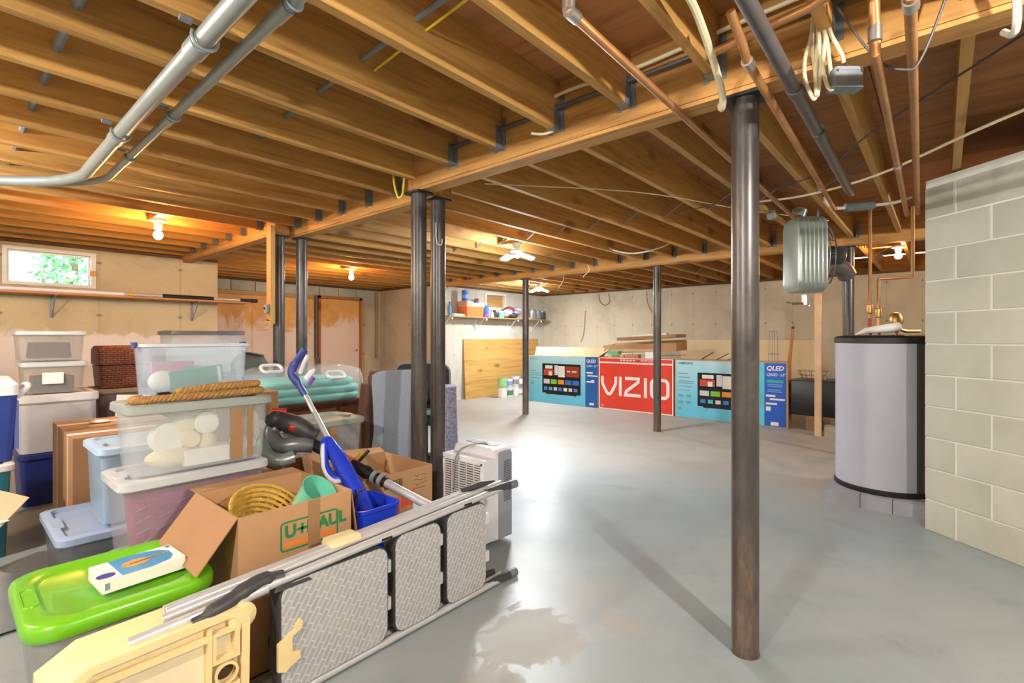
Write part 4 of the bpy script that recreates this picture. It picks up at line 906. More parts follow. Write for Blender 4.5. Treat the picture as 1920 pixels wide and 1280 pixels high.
# --- second moving box with hand lettering
t = open_box('moving_box', 'open cardboard box with handwriting beside the white air conditioner', (1.665, 2.52, 0), .49, .48, .50)
w2_, d2_, h2_ = .49, .48, .50
flap(t, (-w2_/2, d2_/2, h2_), (w2_/2, d2_/2, h2_), (w2_/2, d2_/2+.05, h2_+.02), (-w2_/2, d2_/2+.13, h2_+.05), CARD, .004, 'back_flap')
MB().box(-.02, -.015, -d2_/2+.006, d2_/2-.006, .2, h2_-.015).build('divider', CARDL, t, 0)
F2 = lambda x, z: frame_m((x, -d2_/2-.0012, z), (1, 0, 0), (0, 0, 1))
ring_frame(t, -.09, .03, .42, .462, .005, .004, M('printed_brown', (96, 66, 48), .7), -d2_/2); text_mesh('print_text', 'LARGE', .036, M('printed_brown', (96, 66, 48), .7), t, F2(-.085, .428), bold=.001)
flat_p = lambda n, pts, m: MB().prism(pts, lambda u, v, w: (u, w, v), -d2_/2-.001, -d2_/2).build(n, m, t, 0)
flat_p('orange_mark', [(.02, .30), (.10, .30), (.115, .39), (.06, .37), (.02, .385)], M('printed_orange_red', (224, 84, 48), .6)); flat_p('orange_mark', [(-.03, .26), (.01, .26), (.01, .37), (-.03, .35)], M('printed_orange_red', (224, 84, 48), .6))
flat_p('white_label', [(.105, .25), (.185, .25), (.185, .315), (.105, .315)], PAPER)
r_ = random.Random(2)
for k in range(4):
    mb = MB(); x = .115; pts = []
    while x < .21-.012*(k % 2): pts.append((x, -d2_/2-.001, .455-.024*k+r_.uniform(-.006, .006))); x += .007
    mb.tube(pts, .0011, 5); mb.build('handwriting', M('marker_ink', (86, 66, 52), .8), t)
tag(MB().rloft([(.16, .10, .02, 0), (.15, .09, .03, .06)], 1.78, 2.56).build('leather_case', M('dark_brown_leather', (66, 50, 44), .6), loc=(0, 0, .30)), 'dark brown case lying inside the handwritten box', 'case')
tag(MB().rloft([(.44, .43, .01, 0), (.44, .43, .02, .28)], 1.665, 2.52).build('packed_filling', CARDD, loc=(0, 0, .008)), 'cardboard packing in the lower half of the handwritten box', 'packing')
t = open_box('moving_box', 'plain open cardboard box wedged behind the lettered box', (1.285, 2.66, 0), .25, .42, .54, CARDD)
flap(t, (-.125, -.21, .54), (-.125, .21, .54), (-.20, .21, .56), (-.20, -.21, .56), CARD, .004, 'side_flap')
# --- three stacked totes
base = tote('low clear tote at the bottom of the stack with the purple one', (.76, 2.65, 0), 0, .56, .34, .27, CL_G, GLID)
CL_M = CLEAR('milky_tote_plastic', (206, 204, 214), .17, .25)
low = tote('clear tote with purple fabric at the lower middle of the stack', (.76, 2.65, .303), 0, .58, .36, .33, CL_M, CLID)
MAG = M('magenta_fabric', (158, 66, 118), .8, var=.2, scale=14)
o = tag(MB().rloft([(.44, .26, .06, 0), (.48, .285, .07, .25), (.42, .24, .08, .29)], .77, 2.65).build('folded_blanket', MAG, loc=(0, 0, .310)), 'purple patterned blanket packed in the middle clear tote', 'blanket')
for k in range(5):
    for q in range(6):
        MB().bar((.53+.07*q, 2.508-.004, .03+.048*k), (.58+.07*q, 2.508-.004, .05+.048*k), .0015, .006, (0, 1, 0)).build('stitch', M('stitch_grey', (150, 140, 160), .8), o, 0)
mid = tote('clear tote of white paper goods with brown tape on the stack', (.79, 2.665, .666), 0, .58, .33, .27, CL_W, GLID)
for x0, x1, y_ in ((.10, .155, -.2165), (.175, .20, -.2155)):
    MB().bar(((x0+x1)/2, -.149, .01), ((x0+x1)/2, -.1615, .275), x1-x0, .002, (0, 1, 0)).build('tape_band', TAPE, mid, 0)
CRW = [M('paper_white', (240, 238, 230), .8), M('paper_cream', (232, 222, 190), .8), M('paper_beige', (206, 196, 178), .8)]
r_ = random.Random(9)
def inmid(x, y, z): 
    return (.79+x*.9, 2.665+y*.72, .670+z*.98)
lbl = ['white roll at the top of the taped tote near its middle', 'cream roll high in the taped tote', 'large white roll low in the taped tote', 'small beige roll between the white rolls', 'cream cone shaped pack in the taped tote', 'cream bundle at the bottom of the taped tote', 'white packet along the bottom of the taped tote', 'crumpled beige bag behind the tape of the taped tote', 'grey white bag at the taped tote end', 'white bag low at the taped tote end']
for k, (x, y, z, rx, ry, rz_, m) in enumerate(((.02, -.12, .19, .052, .04, .052, 0), (-.07, -.10, .185, .06, .04, .05, 1), (-.14, -.10, .135, .07, .05, .065, 0), (-.055, -.14, .125, .038, .035, .042, 1), (.02, -.13, .10, .045, .04, .045, 1), (-.12, -.11, .05, .11, .06, .045, 1), (.02, -.12, .045, .09, .06, .04, 0), (.22, -.09, .18, .06, .06, .06, 2), (.235, -.10, .115, .05, .06, .05, 2), (.20, -.11, .07, .06, .06, .05, 0))):
    p = inmid(x, y, z)
    mb = MB()
    if k in (0, 2, 3): mb.lathe([(.008, -.03), (rx*.85, -.03), (rx, -.02), (rx, .03), (rx*.85, .035), (.008, .035)], 18, p, 'y')
    elif k == 6: mb.rloft([(.20, .11, .015, p[2]-.035), (.20, .11, .015, p[2]+.035)], p[0], p[1])
    else: mb.ball(p, rx, ry, rz_, 12, 8)
    tag(mb.build('paper_pack', CRW[m]), lbl[k], 'paper goods', 'paper goods in the taped tote')
top = tote('tall clear tote standing on the rope covered lid', (.83, 2.84, .970), 0, .46, .28, .25, CL_B, None, latch=M('latch_blue', (44, 66, 130), .4), lipm=CLID)
t = tag(MB().bar((.72, 2.78, 1.035), (.95, 2.79, 1.065), .02, .095, (0, 0, 1)).build('green_notebook', M('book_green', (40, 140, 104), .6), smooth=0), 'green folder lying inside the top clear tote', 'folder')
MB().bar((.925, 2.789, 1.062), (.94, 2.79, 1.064), .023, .085, (0, 0, 1)).build('white_band', PAPER, t, 0)
tag(B(.67, .85, 2.88, 2.90, 1.06, 1.13).build('pink_folder', M('folder_pink', (206, 130, 150), .7), smooth=0), 'pink folder standing inside the top clear tote', 'folder')
tag(MB().ball((.84, 2.86, 1.05), .08, .05, .06).build('blue_cloth', M('cloth_bluegrey', (120, 140, 168), .8)), 'blue grey cloth ball inside the top clear tote', 'cloth')
tag(MB().ball((.70, 2.82, 1.04), .06, .045, .05).build('white_cloth', CRW[0]), 'white crumpled cloth inside the top clear tote', 'cloth')
tag(MB().ball((.975, 2.80, 1.015), .05, .045, .035).build('lilac_cloth', M('cloth_lilac', (176, 166, 190), .8)), 'lilac cloth lying at the end of the top clear tote', 'cloth')
# rope: three strands of twisted rope folded on the lid
ROPE = M('tan_rope', (172, 130, 74), .9, var=.25, scale=60)
rp = thing('rope', 'thick tan twisted rope folded on the lid of the taped tote', 'rope', (0, 0, 0))
def zr(s): return .962
path = spline([(.68, 2.655, .982), (.80, 2.66, .982), (1.0, 2.67, .982), (1.06, 2.655, .982), (1.07, 2.625, .982), (1.02, 2.605, .982), (.85, 2.585, .982), (.68, 2.565, .982), (.56, 2.56, .982), (.535, 2.59, .982), (.57, 2.63, .982)], 26)
path2 = spline([(.72, 2.65, 1.0), (.9, 2.655, 1.014), (1.03, 2.66, 1.016), (1.06, 2.64, 1.016), (1.0, 2.62, 1.014), (.85, 2.605, 1.012), (.70, 2.585, 1.004)], 26)
def twist(path, R0, r0, turns):
    n = len(path)
    for s in range(3):
        pts = []
        for i, p in enumerate(path):
            tg = (path[min(i+1, n-1)]-path[max(i-1, 0)]).normalized(); sd = tg.cross(Vector((0, 0, 1))).normalized(); up = sd.cross(tg); a = 2*math.pi*(i/n*turns + s/3)
            pts.append(p + (sd*math.cos(a)+up*math.sin(a))*R0)
        MB().tube(pts, r0, 7).build('strand', ROPE, rp)
twist(path, .0085, .0105, 26); twist(path2, .008, .010, 16)
MB().cyl((.64, 2.65, .984), (.685, 2.655, .984), .019, 12).build('end_whipping', BLACK, rp)
# --- blue lidded tote and pale blue tote on it
BGL = M('bluegrey_lid', (156, 176, 206), .35, var=.04); PB = M('pale_blue_plastic', (178, 206, 232), .35, var=.04)
tote('dark bin with a wide blue grey lid beside the purple tote', (.60, 3.42, 0), 0, .48, .62, .27, CLEAR('dim_bin', (120, 126, 136), .5, .3), BGL, recess=.02)
tote('pale blue bin standing on the wide blue grey lid', (.72, 3.38, .302), 0, .40, .42, .36, CLEAR('pale_blue_clear', (178, 206, 232), .4, .25), PB)
tag(MB().ball((.60, 3.30, .50), .06, .06, .05).build('green_cloth', M('cloth_green', (96, 160, 96), .8)), 'green cloth showing inside the pale blue bin', 'cloth')
# --- pair of upright cartons
for k, (y0, y1, h, lb) in enumerate(((3.84, 4.19, .655, 'upright brown carton nearest the pale blue bin'), (4.21, 4.62, .665, 'upright brown carton behind its twin with white tape on top'))):
    t = thing('upright_carton', lb, 'box', (.80, (y0+y1)/2, 0), 0, 'pair of upright cartons'); hy = (y1-y0)/2
    MB().box(-.29, .29, -hy, hy, 0, h).build('carton', CARD if k else CARDD, t, 0)
    MB().box(-.2905, .2905, -.03, .03, h, h+.001).build('tape_strip', PAPER, t, 0); MB().box(-.291, -.29, -.025, .025, .1, h).build('side_tape', CARDL, t, 0)
    if not k: flat_q = MB().prism([(-.15, .17), (-.02, .17), (-.1, .30)], lambda u, v, w: (w, u, v), -.2912, -.29).build('orange_mark', M('printed_orange_red', (224, 84, 48), .6), t, 0)
t = tag(MB().ball((.72, 4.35, .676), .06, .05, .010).build('plastic_scrap', PAPER), 'scrap of white plastic on the upright cartons', 'scrap')
# --- left rear stacks
NAVYP = M('navy_plastic', (34, 48, 120), .4)
tote('navy tote on the floor under the pale lidded box', (.60, 5.32, 0), 0, .46, .56, .36, NAVYP, NAVYP)
tote('pale grey box with a rounded lid under the smoky totes', (.60, 5.32, .393), 0, .46, .56, .38, M('pale_grey_plastic', (190, 188, 190), .4), M('pale_lid', (212, 208, 206), .4), taper=.95, lidh=.05, recess=.004, rad=.06)
tote('smoky clear tote with a purple latch and paper label', (.575, 5.28, .828), 0, .37, .46, .21, CL_G, CLID)
o = tote('smoky clear tote on top of the rear stack with dark contents', (.56, 5.28, 1.071), 0, .39, .48, .205, CL_G, CLID, lidh=.02)
tag(B(.46, .69, 5.12, 5.4, .83, .95).build('dark_fabric', M('dark_grey_fabric', (84, 80, 84), .9), smooth=0), 'dark grey fabric filling the labelled smoky tote', 'fabric')
tag(MB().rloft([(.24, .28, .03, 0), (.22, .26, .03, .12)], .56, 5.27).build('dark_bag', M('dark_grey_fabric', (84, 80, 84), .9), loc=(0, 0, 1.09)), 'dark bag inside the topmost smoky tote', 'bag')
tag(B(.50, .62, 5.0545, 5.056, .90, .985).build('paper_label', PAPER, smooth=0), 'small paper label stuck on the smoky tote', 'label')
tote('dark bin on the floor below the wicker hamper', (1.14, 5.55, 0), 0, .56, .46, .38, DKGREY, DKGREY)
tote('brown grey bin carrying the wicker hamper', (1.14, 5.55, .413), 0, .56, .46, .37, M('taupe_plastic', (112, 96, 92), .5), M('taupe_lid', (140, 116, 96), .5))
# wicker hamper
WK = NT('brown_wicker'); v = WK.coord((1, 1, 1)); br = WK.new('TexBrick'); br.inputs['Scale'].default_value = 1.; br.inputs['Brick Width'].default_value = .05; br.inputs['Row Height'].default_value = .018; br.inputs['Mortar Size'].default_value = .003
br.inputs['Color1'].default_value = srgb(150, 84, 52); br.inputs['Color2'].default_value = srgb(118, 62, 38); br.inputs['Mortar'].default_value = srgb(48, 26, 18)
tc = WK.new('TexCoord'); sp = WK.new('SeparateXYZ'); cx = WK.new('CombineXYZ'); WK.l(tc.outputs['Object'], sp.inputs[0]); WK.l(WK.math('ADD', sp.outputs[0], sp.outputs[1]), cx.inputs[0]); WK.l(sp.outputs[2], cx.inputs[1]); WK.l(cx.outputs[0], br.inputs['Vector'])
WK.set(br.outputs[0], .6); WK.bump(br.outputs['Fac'], -.6, .006); WK = WK.m
t = thing('wicker_hamper', 'reddish brown wicker hamper with a lid on the brown grey bin', 'basket', (1.12, 5.54, .8155))
MB().rloft([(.44, .32, .03, 0), (.47, .35, .03, .19)]).build('hamper_body', WK, t); MB().rloft([(.48, .36, .03, .197), (.485, .365, .03, .205), (.485, .365, .03, .33), (.45, .33, .04, .36)]).build('hamper_lid', WK, t)
# far tote stack with dark lid
tote('grey tote at the foot of the far stack', (1.80, 5.85, 0), 0, .66, .44, .41, CL_G, DKGREY); tote('grey tote second in the far stack', (1.80, 5.85, .443), 0, .66, .44, .41, CL_G, DKGREY)
tote('clear tote with a dark slate lid topping the far stack', (1.80, 5.85, .886), 0, .68, .46, .40, CL_W, M('slate_lid', (92, 92, 102), .35))
# cooler on teal tote
tote('teal tote with a pale lid carrying the blue cooler', (.02, 4.25, 0), 0, .52, .5, .50, M('teal_plastic', (40, 110, 130), .4), M('pale_lid', (212, 208, 206), .4))
t = thing('cooler_box', 'dark blue cooler with a white lid on the teal tote', 'cooler', (.06, 4.27, .534), 0)
CB = M('cooler_blue', (38, 60, 140), .4); MB().rloft([(.44, .36, .03, 0), (.48, .40, .03, .38)]).build('cooler_body', CB, t); MB().rloft([(.49, .41, .03, .38), (.49, .41, .03, .44), (.44, .36, .05, .475)]).build('cooler_lid', WHITE, t)
for k in range(4): MB().rloft([(.02, .34, .006, .06), (.02, .34, .006, .34)], .236, 0).build('side_rib', M('cooler_rib', (100, 120, 190), .4), t) if k == 0 else None
MB().tube(spline([(.24, -.12, .36), (.29, -.10, .42), (.29, .10, .42), (.24, .12, .36)], 5), .014, 8).build('handle', WHITE, t)
# loose cardboard and grey tarp in front of the teal tote
t = thing('cardboard_sheet', 'loose cardboard sheet tipped against the teal tote', 'cardboard', (.12, 3.86, .0))
flap(t, (-.26, -.16, .26), (.02, -.28, .22), (.20, -.12, .38), (-.06, .04, .50), CARDL, .005, 'sheet'); flap(t, (-.26, -.16, .26), (.02, -.28, .22), (.0, -.22, .0), (-.24, -.12, .0), CARDD, .005, 'folded_edge')
MB().ball((.08, -.20, .30), .04, .02, .006).build('tape_scrap', PAPER, t)
t = thing('grey_tarp', 'crumpled grey plastic tarp on the floor before the loose cardboard', 'tarp', (.02, 3.28, 0))
tb_ = MB(); n = 16; r_ = random.Random(12); rows = []
for i in range(n+1):
    row = []
    for j in range(n+1):
        u, v_ = i/n-.5, j/n-.5; e = max(0, 1-(abs(u)*2)**4)*max(0, 1-(abs(v_)*2)**4)
        row.append((u*.62, v_*.62, .012+e*(.13+.05*math.sin(9*u+4*v_)+.03*math.sin(17*v_-6*u)+r_.uniform(-.01, .01))))
    rows.append(row)
for i in range(n):
    for j in range(n): tb_.quad(rows[i][j], rows[i+1][j], rows[i+1][j+1], rows[i][j+1])
tb_.build('tarp_sheet', M('grey_tarp', (128, 134, 138), .45, var=.12), t, 60, weld=True)
tag(MB().bar((.93, 4.68, 0), (1.0, 4.78, .80), .22, .006, (0, 1, 0)).build('white_foam_sheet', PAPER, smooth=0), 'thin white panel leaning up behind the upright cartons', 'panel')
# --- middle of the heap: taped clear tote, plain box, dresser, comforter bag
tag(MB().rloft([(.52, .36, .006, 0), (.52, .36, .006, .37)], 1.60, 3.13, n=2).build('closed_carton', CARDD), 'closed carton supporting the small taped clear tote', 'box')
t = tote('small clear tote with a grey lid and tape band beside the grey chair', (1.60, 3.12, .372), 0, .56, .38, .32, CL_W, GLID)
MB().box(.02, .07, -.187, -.181, .02, .34).build('tape_band', TAPE, t, 0)
tag(MB().ball((1.65, 3.12, .47), .16, .10, .09).build('pale_cloth', CRW[2]), 'pale cloth packed in the small taped tote', 'cloth')
tag(MB().rloft([(.40, .34, .006, 0), (.40, .34, .006, .88)], 1.33, 3.62, n=2).build('closed_carton', CARDD), 'tall plain carton behind the small taped tote', 'box')
t = thing('dresser', 'dark brown wooden dresser with a small gold emblem under the comforter bag', 'dresser', (2.17, 4.02, 0))
MB().box(-.5, .5, -.22, .22, .04, .70).build('case', DKWOOD, t, 0); MB().box(-.52, .52, -.24, .24, .70, .725).build('top_board', DKWOOD, t, 0); MB().box(-.48, .48, -.2, .2, 0, .04).build('plinth', DKWOOD, t, 0)
DRW = WOOD('drawer_wood', (120, 70, 42), (80, 44, 28), 0, .4, 1, False)
for k in range(3):
    for sx in (-.245, .245):
        dd = MB().rloft([(.45, .018, .003, .08+.205*k), (.45, .018, .003, .26+.205*k)], sx, -.228, n=2).build('drawer', DRW, t)
        MB().prism([(.028*(1 if i % 2 else .5)*math.sin(R(36*i)), .028*(1 if i % 2 else .5)*math.cos(R(36*i))) for i in range(10)], lambda u, v, w: (sx+u, w, .17+.205*k+v), -.246, -.237).build('emblem', BRASS, dd, 0)
t = thing('comforter_bag', 'clear zipped bag holding a turquoise comforter on the dresser', 'bag', (1.99, 4.03, .726))
TQ = M('turquoise_fabric', (112, 206, 200), .6, var=.1, scale=5); 
def puffy(w, d, h, n, r_, wob): return [(w*s, d*s2, rr_, z*h) for s, s2, rr_, z in ((.9, .86, .08, 0), (1., 1., .12, .2), (1., 1., .13, .55), (.97, .95, .12, .8), (.85, .8, .1, .95), (.6, .5, .1, 1.))]
for k_, (zz, ww, ox_) in enumerate(((0, .88, 0), (.062, .86, .015), (.124, .82, -.02))):
    MB().rloft([(ww*s_, .44*s2, q_, zz+z_) for s_, s2, q_, z_ in ((.93, .9, .10, .0), (.99, .98, .13, .012), (1., 1., .14, .034), (.98, .97, .13, .054), (.9, .86, .12, .064))], ox_, .0, 6).build('comforter_fold', TQ, t, 60)
MB().rloft([(.93*s, .50*s2, q, z) for s, s2, q, z in ((.9, .88, .08, -.0), (1, 1, .12, .06), (1, 1, .12, .17), (.95, .95, .12, .25), (.8, .75, .12, .285), (.5, .4, .1, .29))], n=6).build('clear_cover', CLEAR('bag_vinyl', (226, 232, 236), .22, .08), t, 60)
for hx, hy, hz_ in ((.16, -.235, .215), (-.33, -.16, .285)):
    rg = rr(.15, .08, .03, 5); pts = [(hx+a, hy+b*.75, hz_+b*.6) for a, b in rg]; pts.append(pts[0])
    MB().tube(pts, .012, 8).build('white_handle', WHITE, t)
tag(MB().rloft([(.44, .3, .006, 0), (.44, .3, .006, .93)], 1.72, 4.58, n=2).build('blue_carton', M('blue_carton', (84, 134, 190), .6)), 'tall blue carton standing behind the comforter bag', 'box')
t = thing('dark_bag', 'dark grey bag with a flap sitting on the blue carton', 'bag', (1.78, 4.58, .931)); 
MB().rloft([(.26, .2, .05, 0), (.28, .22, .07, .08), (.2, .16, .06, .16), (.1, .1, .04, .18)], n=6).build('bag_body', M('bag_grey', (74, 76, 74), .6), t, 60); MB().bar((-.10, -.05, .20), (.08, -.05, .16), .10, .01).build('bag_flap', M('bag_flap', (92, 82, 72), .6), t, 0)
# --- grey backed chair
t = thing('upholstered_chair', 'high backed chair with pale grey back panel and brown sides', 'chair', (2.36, 3.36, 0), -20)
BRN = M('brown_velvet', (92, 64, 50), .8, var=.15); GRF = M('grey_weave', (160, 172, 190), .85, var=.06, scale=60, bump=.4)
def slab(z, w, y0, y1, r_=.03): return [(x, (y0+y1)/2+y, z) for x, y in rr(w, y1-y0, r_, 4)]
MB().loft([slab(.34, .40, -.22, -.08), slab(.55, .37, -.23, -.11), slab(.8, .40, -.27, -.16), slab(.95, .43, -.30, -.20), slab(1.0, .40, -.305, -.21)]).build('backrest', BRN, t, 60)
gp = MB(); rows = []
for z, w, y in ((.30, .40, -.224), (.40, .375, -.224), (.55, .345, -.234), (.70, .36, -.256), (.82, .38, -.278), (.92, .405, -.298), (.975, .40, -.307), (.995, .33, -.311), (1.005, .2, -.311)):
    rows.append([(x, y-b, z) for x, b in ((-w/2, .0), (w/2, .0), (w/2, .008), (-w/2, .008))])
gp.loft(rows).build('back_panel', GRF, t, 60)
for sx in (-1, 1): MB().loft([slab(.34, .07, -.2, .05), slab(.62, .06, -.24, .04), slab(.9, .05, -.28, -.1)]).build('wing', BRN, t, 60).location = (sx*.215, 0, 0)
MB().rloft([(.46, .46, .05, .30), (.48, .48, .06, .36), (.47, .47, .06, .45), (.42, .42, .06, .47)], 0, .10).build('seat', BRN, t)
for sx in (-.19, .19):
    for sy in (-.12, .28): MB().tube([(sx, sy, .305), (sx*1.08, sy*1.1, 0)], .022, 8, True, .015).build('leg', DKWOOD, t)
# --- black office chair
t = thing('office_chair', 'black office chair with rounded back behind the black posts', 'chair', (3.08, 3.78, 0), -46)
OB = M('black_mesh_fabric', (34, 35, 40), .7); GRN = M('dark_green_fabric', (16, 70, 48), .8)
MB().loft([[(x, -.26+.10*(x/.24)**2+y, .80+z) for x, z in rr(.50, .42, .10, 6)] for y in (-.025, .025)]).build('backrest', OB, t, 60)
MB().tube([(x, -.288+.10*(x/.24)**2, .80+z) for x, z in rr(.505, .425, .10, 6)+rr(.505, .425, .10, 6)[:1]], .010, 6).build('piping', GREYP, t)
MB().rloft([(.44, .44, .08, .43), (.5, .5, .1, .46), (.5, .5, .1, .51), (.42, .42, .1, .53)]).build('seat', GRN, t); MB().bar((0, -.16, .46), (0, -.24, .68), .06, .015).build('back_bracket', BLACK, t); MB().cyl((0, 0, .10), (0, 0, .44), .028, 12).build('gas_post', BLACK, t)
for k in range(5):
    a = 2*math.pi*k/5; MB().bar((0, 0, .10), (.29*math.cos(a), .29*math.sin(a), .07), .05, .03).build('base_arm', BLACK, t); MB().lathe([(.012, -.02), (.028, -.018), (.028, .018), (.012, .02)], 12, (.29*math.cos(a), .29*math.sin(a), .029), 'x').build('caster', BLACK, t)
RUG = M('tweed_rug', (150, 152, 178), .95, var=.5, scale=60)
tag(MB().tube([(2.70, 3.06, 0), (2.685, 3.03, .45), (2.675, 3.00, .86)], [.115, .095, .07], 14).build('rolled_rug', RUG), 'rolled blue and white tweed rug standing behind the black posts', 'rug')
# --- white portable air conditioner
t = thing('portable_air_conditioner', 'white portable air conditioner with grey side standing by the ladder feet', 'air conditioner', (2.205, 2.20, 0))
ACW = M('ac_white', (226, 228, 234), .4, var=.02); ACG = M('ac_grey', (150, 156, 168), .4, var=.03)
MB().loft([[(-.125+x, y, z) for y, z in [(-.17, .03), (.17, .03), (.18, .06), (.18, .50), (.18, .525), (-.18, .525), (-.18, .06)]] for x in (0, .10)]).build('rear_shell', ACW, t, 30)
prof = [(-.18, .035), (-.165, .02), (.165, .02), (.18, .035), (.18, .53), (.168, .565), (.14, .58), (-.14, .58), (-.168, .565), (-.18, .53)]
MB().loft([[(x, y, z) for y, z in prof] for x in (-.025, .115)]).build('front_shell', ACW, t, 30)
gx = [(-.005, .05), (.105, .05), (.105, .53), (.095, .55), (.005, .55), (-.005, .53)]
MB().prism([(.0, .03), (.122, .03), (.122, .535), (.108, .56), (.014, .56), (.0, .545)], lambda u, v, w: (u, w, v), -.1825, -.179).build('side_panel', ACG, t, 0)
slat = None
for col in range(5):
    x0 = -.155+.064*col
    MB().box(-.1258, -.1242, x0, x0+.052, .20, .495).build('grille_back', DKGREY, t, 0)
    for k in range(20):
        if slat is None: slat = B(0, .006, 0, .052, 0, .0075).build('grille_slat', ACW, t, 0); q = slat
        else: q = dup(slat, t)
        q.location = (-.130, x0, .202+.0147*k)
MB().box(-.132, -.124, -.165, -.157, .19, .505).box(-.132, -.124, .161, .169, .19, .505).box(-.132, -.124, -.165, .169, .495, .505).box(-.132, -.124, -.165, .169, .19, .2).build('grille_frame', ACW, t, 0)
vs = None
for k in range(24):
    for j in range(3):
        if vs is None: vs = B(0, .018, 0, .002, 0, .0045).build('side_vent', DKGREY, t, 0); q = vs
        else: q = dup(vs, t)
        q.location = (.048+.022*j, -.1838, .25+.0105*k)
MB().box(.02, .09, -.12, .12, .5795, .584).build('control_panel', ACG, t, 0)
tag(MB().tube(spline([(2.11, 2.24, .30), (2.066, 2.26, .33), (2.064, 2.255, .45), (2.072, 2.24, .535), (2.12, 2.19, .585), (2.19, 2.14, .600), (2.22, 2.13, .587), (2.17, 2.19, .588), (2.10, 2.24, .56), (2.066, 2.225, .50)], 6), .004, 6).build('power_cord', GREYP), 'grey power cord looped over the top of the air conditioner', 'cord')
# --- blue bin with cleaning tools
t = thing('waste_bin', 'royal blue bin behind the ladder holding the mop', 'bin', (1.315, 2.05, 0))
BLB = M('royal_blue_plastic', (36, 66, 210), .3, var=.05); MB().rloft([(.19, .20, .03, 0), (.225, .25, .04, .46), (.235, .26, .04, .465), (.235, .26, .04, .48), (.215, .24, .04, .48), (.18, .19, .03, .006)]).build('bin_shell', BLB, t)
def lerp(a, b, s): return tuple(a[i]+(b[i]-a[i])*s for i in range(3))
t = thing('spray_mop', 'blue handled mop with a silver tube sticking out of the heap', 'mop', (0, 0, 0))
A_, B_ = (1.325, 2.66, .93), (1.335, 2.05, .40)
NVB = M('navy_handle', (52, 66, 140), .4); LGH = M('pale_grip', (214, 218, 226), .4)
MB().tube([A_, lerp(A_, B_, .42)], .014, 12).build('tube', ALU, t)
hp1 = spline([lerp(A_, B_, -.0), (1.30, 2.70, 1.0), (1.285, 2.735, 1.05), (1.30, 2.725, 1.11), (1.325, 2.69, 1.165), (1.335, 2.675, 1.19)], 6)
MB().tube(hp1, [.018]*6+[.024]*12+[.019]*(len(hp1)-19)+[.012], 10).build('handle', NVB, t)
MB().tube(spline([(1.315, 2.70, 1.05), (1.325, 2.68, 1.10), (1.34, 2.66, 1.15)], 5), .012, 8).build('grip_inlay', LGH, t); MB().tube([(1.33, 2.655, 1.02), (1.35, 2.63, 1.06), (1.36, 2.62, 1.075)], [.02, .016, .006], 8).build('trigger', LGH, t); MB().tube([(1.335, 2.645, .985), (1.355, 2.625, 1.03)], [.010, .014], 8).build('purple_tab', M('mop_purple', (120, 90, 180), .4), t)
C_, D_ = lerp(A_, B_, .40), lerp(A_, B_, 1.)
MB().tube([C_, lerp(A_, B_, .55), lerp(A_, B_, .8), D_], [.022, .04, .045, .03], 12).build('lower_body', BLB, t)
lo = spline([lerp(C_, D_, 0), (1.295, 2.40, .70), (1.275, 2.35, .60), (1.285, 2.28, .55), (1.33, 2.23, .545), lerp(C_, D_, .75)], 6)
MB().tube(lo, .020, 10).build('frame_loop', BLB, t); MB().tube([(p[0]-.012, p[1]-.012, p[2]-.008) for p in lo[3:24]], .012, 8).build('loop_trim', LGH, t)
MB().tube(spline([(1.33, 2.25, .56), (1.30, 2.10, .50), (1.24, 2.02, .46), (1.20, 1.98, .50), (1.21, 1.95, .56), (1.26, 1.97, .57)], 6), .004, 6).build('power_cord', BLACK, t)
t = thing('stick_vacuum', 'grey and red vacuum with a black wand lying over the open boxes', 'vacuum', (0, 0, 0))
E_, F_ = (1.36, 2.66, .66), (1.60, 1.86, .40)
GUN = M('gunmetal_plastic', (112, 116, 120), .3, .2, .1); VR = M('vacuum_red', (170, 44, 34), .3)
MB().tube([E_, lerp(E_, F_, .25), lerp(E_, F_, .5), lerp(E_, F_, .62)], [.034, .033, .028, .026], 14).build('black_wand', BLACK, t); MB().tube([lerp(E_, F_, .60), lerp(E_, F_, 1.0)], .022, 14).build('silver_tube', ALU, t)
MB().tube([lerp(E_, F_, .27), lerp(E_, F_, .35)], .036, 14).build('orange_ring', M('ring_orange', (214, 104, 74), .4), t)
for s in (.45, .52, .57): MB().tube([lerp(E_, F_, s), lerp(E_, F_, s+.025)], .034, 14).build('clamp', GREYP if s > .5 else BLACK, t)
MB().tube(spline([(1.36, 2.64, .65), (1.29, 2.68, .66), (1.22, 2.74, .66), (1.20, 2.80, .72), (1.25, 2.80, .77), (1.30, 2.77, .74)], 6), .042, 14).build('hose', GUN, t, 60)
MB().tube(spline([(1.26, 2.66, .60), (1.19, 2.68, .59), (1.15, 2.74, .62), (1.16, 2.80, .68)], 6), .036, 14).build('lower_hose', M('silver_green_plastic', (146, 160, 158), .3, .4), t, 60)
MB().tube([(1.22, 2.78, .80), (1.30, 2.72, .76), (1.38, 2.64, .70)], [.045, .055, .04], 14).build('motor_body', DKGREY, t); MB().ball((1.28, 2.70, .755), .035, .03, .03).build('red_cyclone', VR, t); MB().tube([(1.20, 2.80, .84), (1.27, 2.77, .83)], [.02, .024], 10).build('red_button', M('vacuum_orange', (206, 70, 40), .4), t); MB().ball((1.205, 2.775, .80), .05, .045, .045).build('end_cap', DKGREY, t)
t = thing('wire_cutters', 'yellow and black handled tool poking out of the open box', 'tool', (1.60, 2.58, .30)); MB().tube([(.0, 0, 0), (-.02, .02, .22), (.03, .0, .27)], .010, 8).build('handle', CABLEY, t); MB().tube([(-.03, .03, 0), (.0, .02, .2), (.07, -.01, .28)], .010, 8).build('handle', BLACK, t)
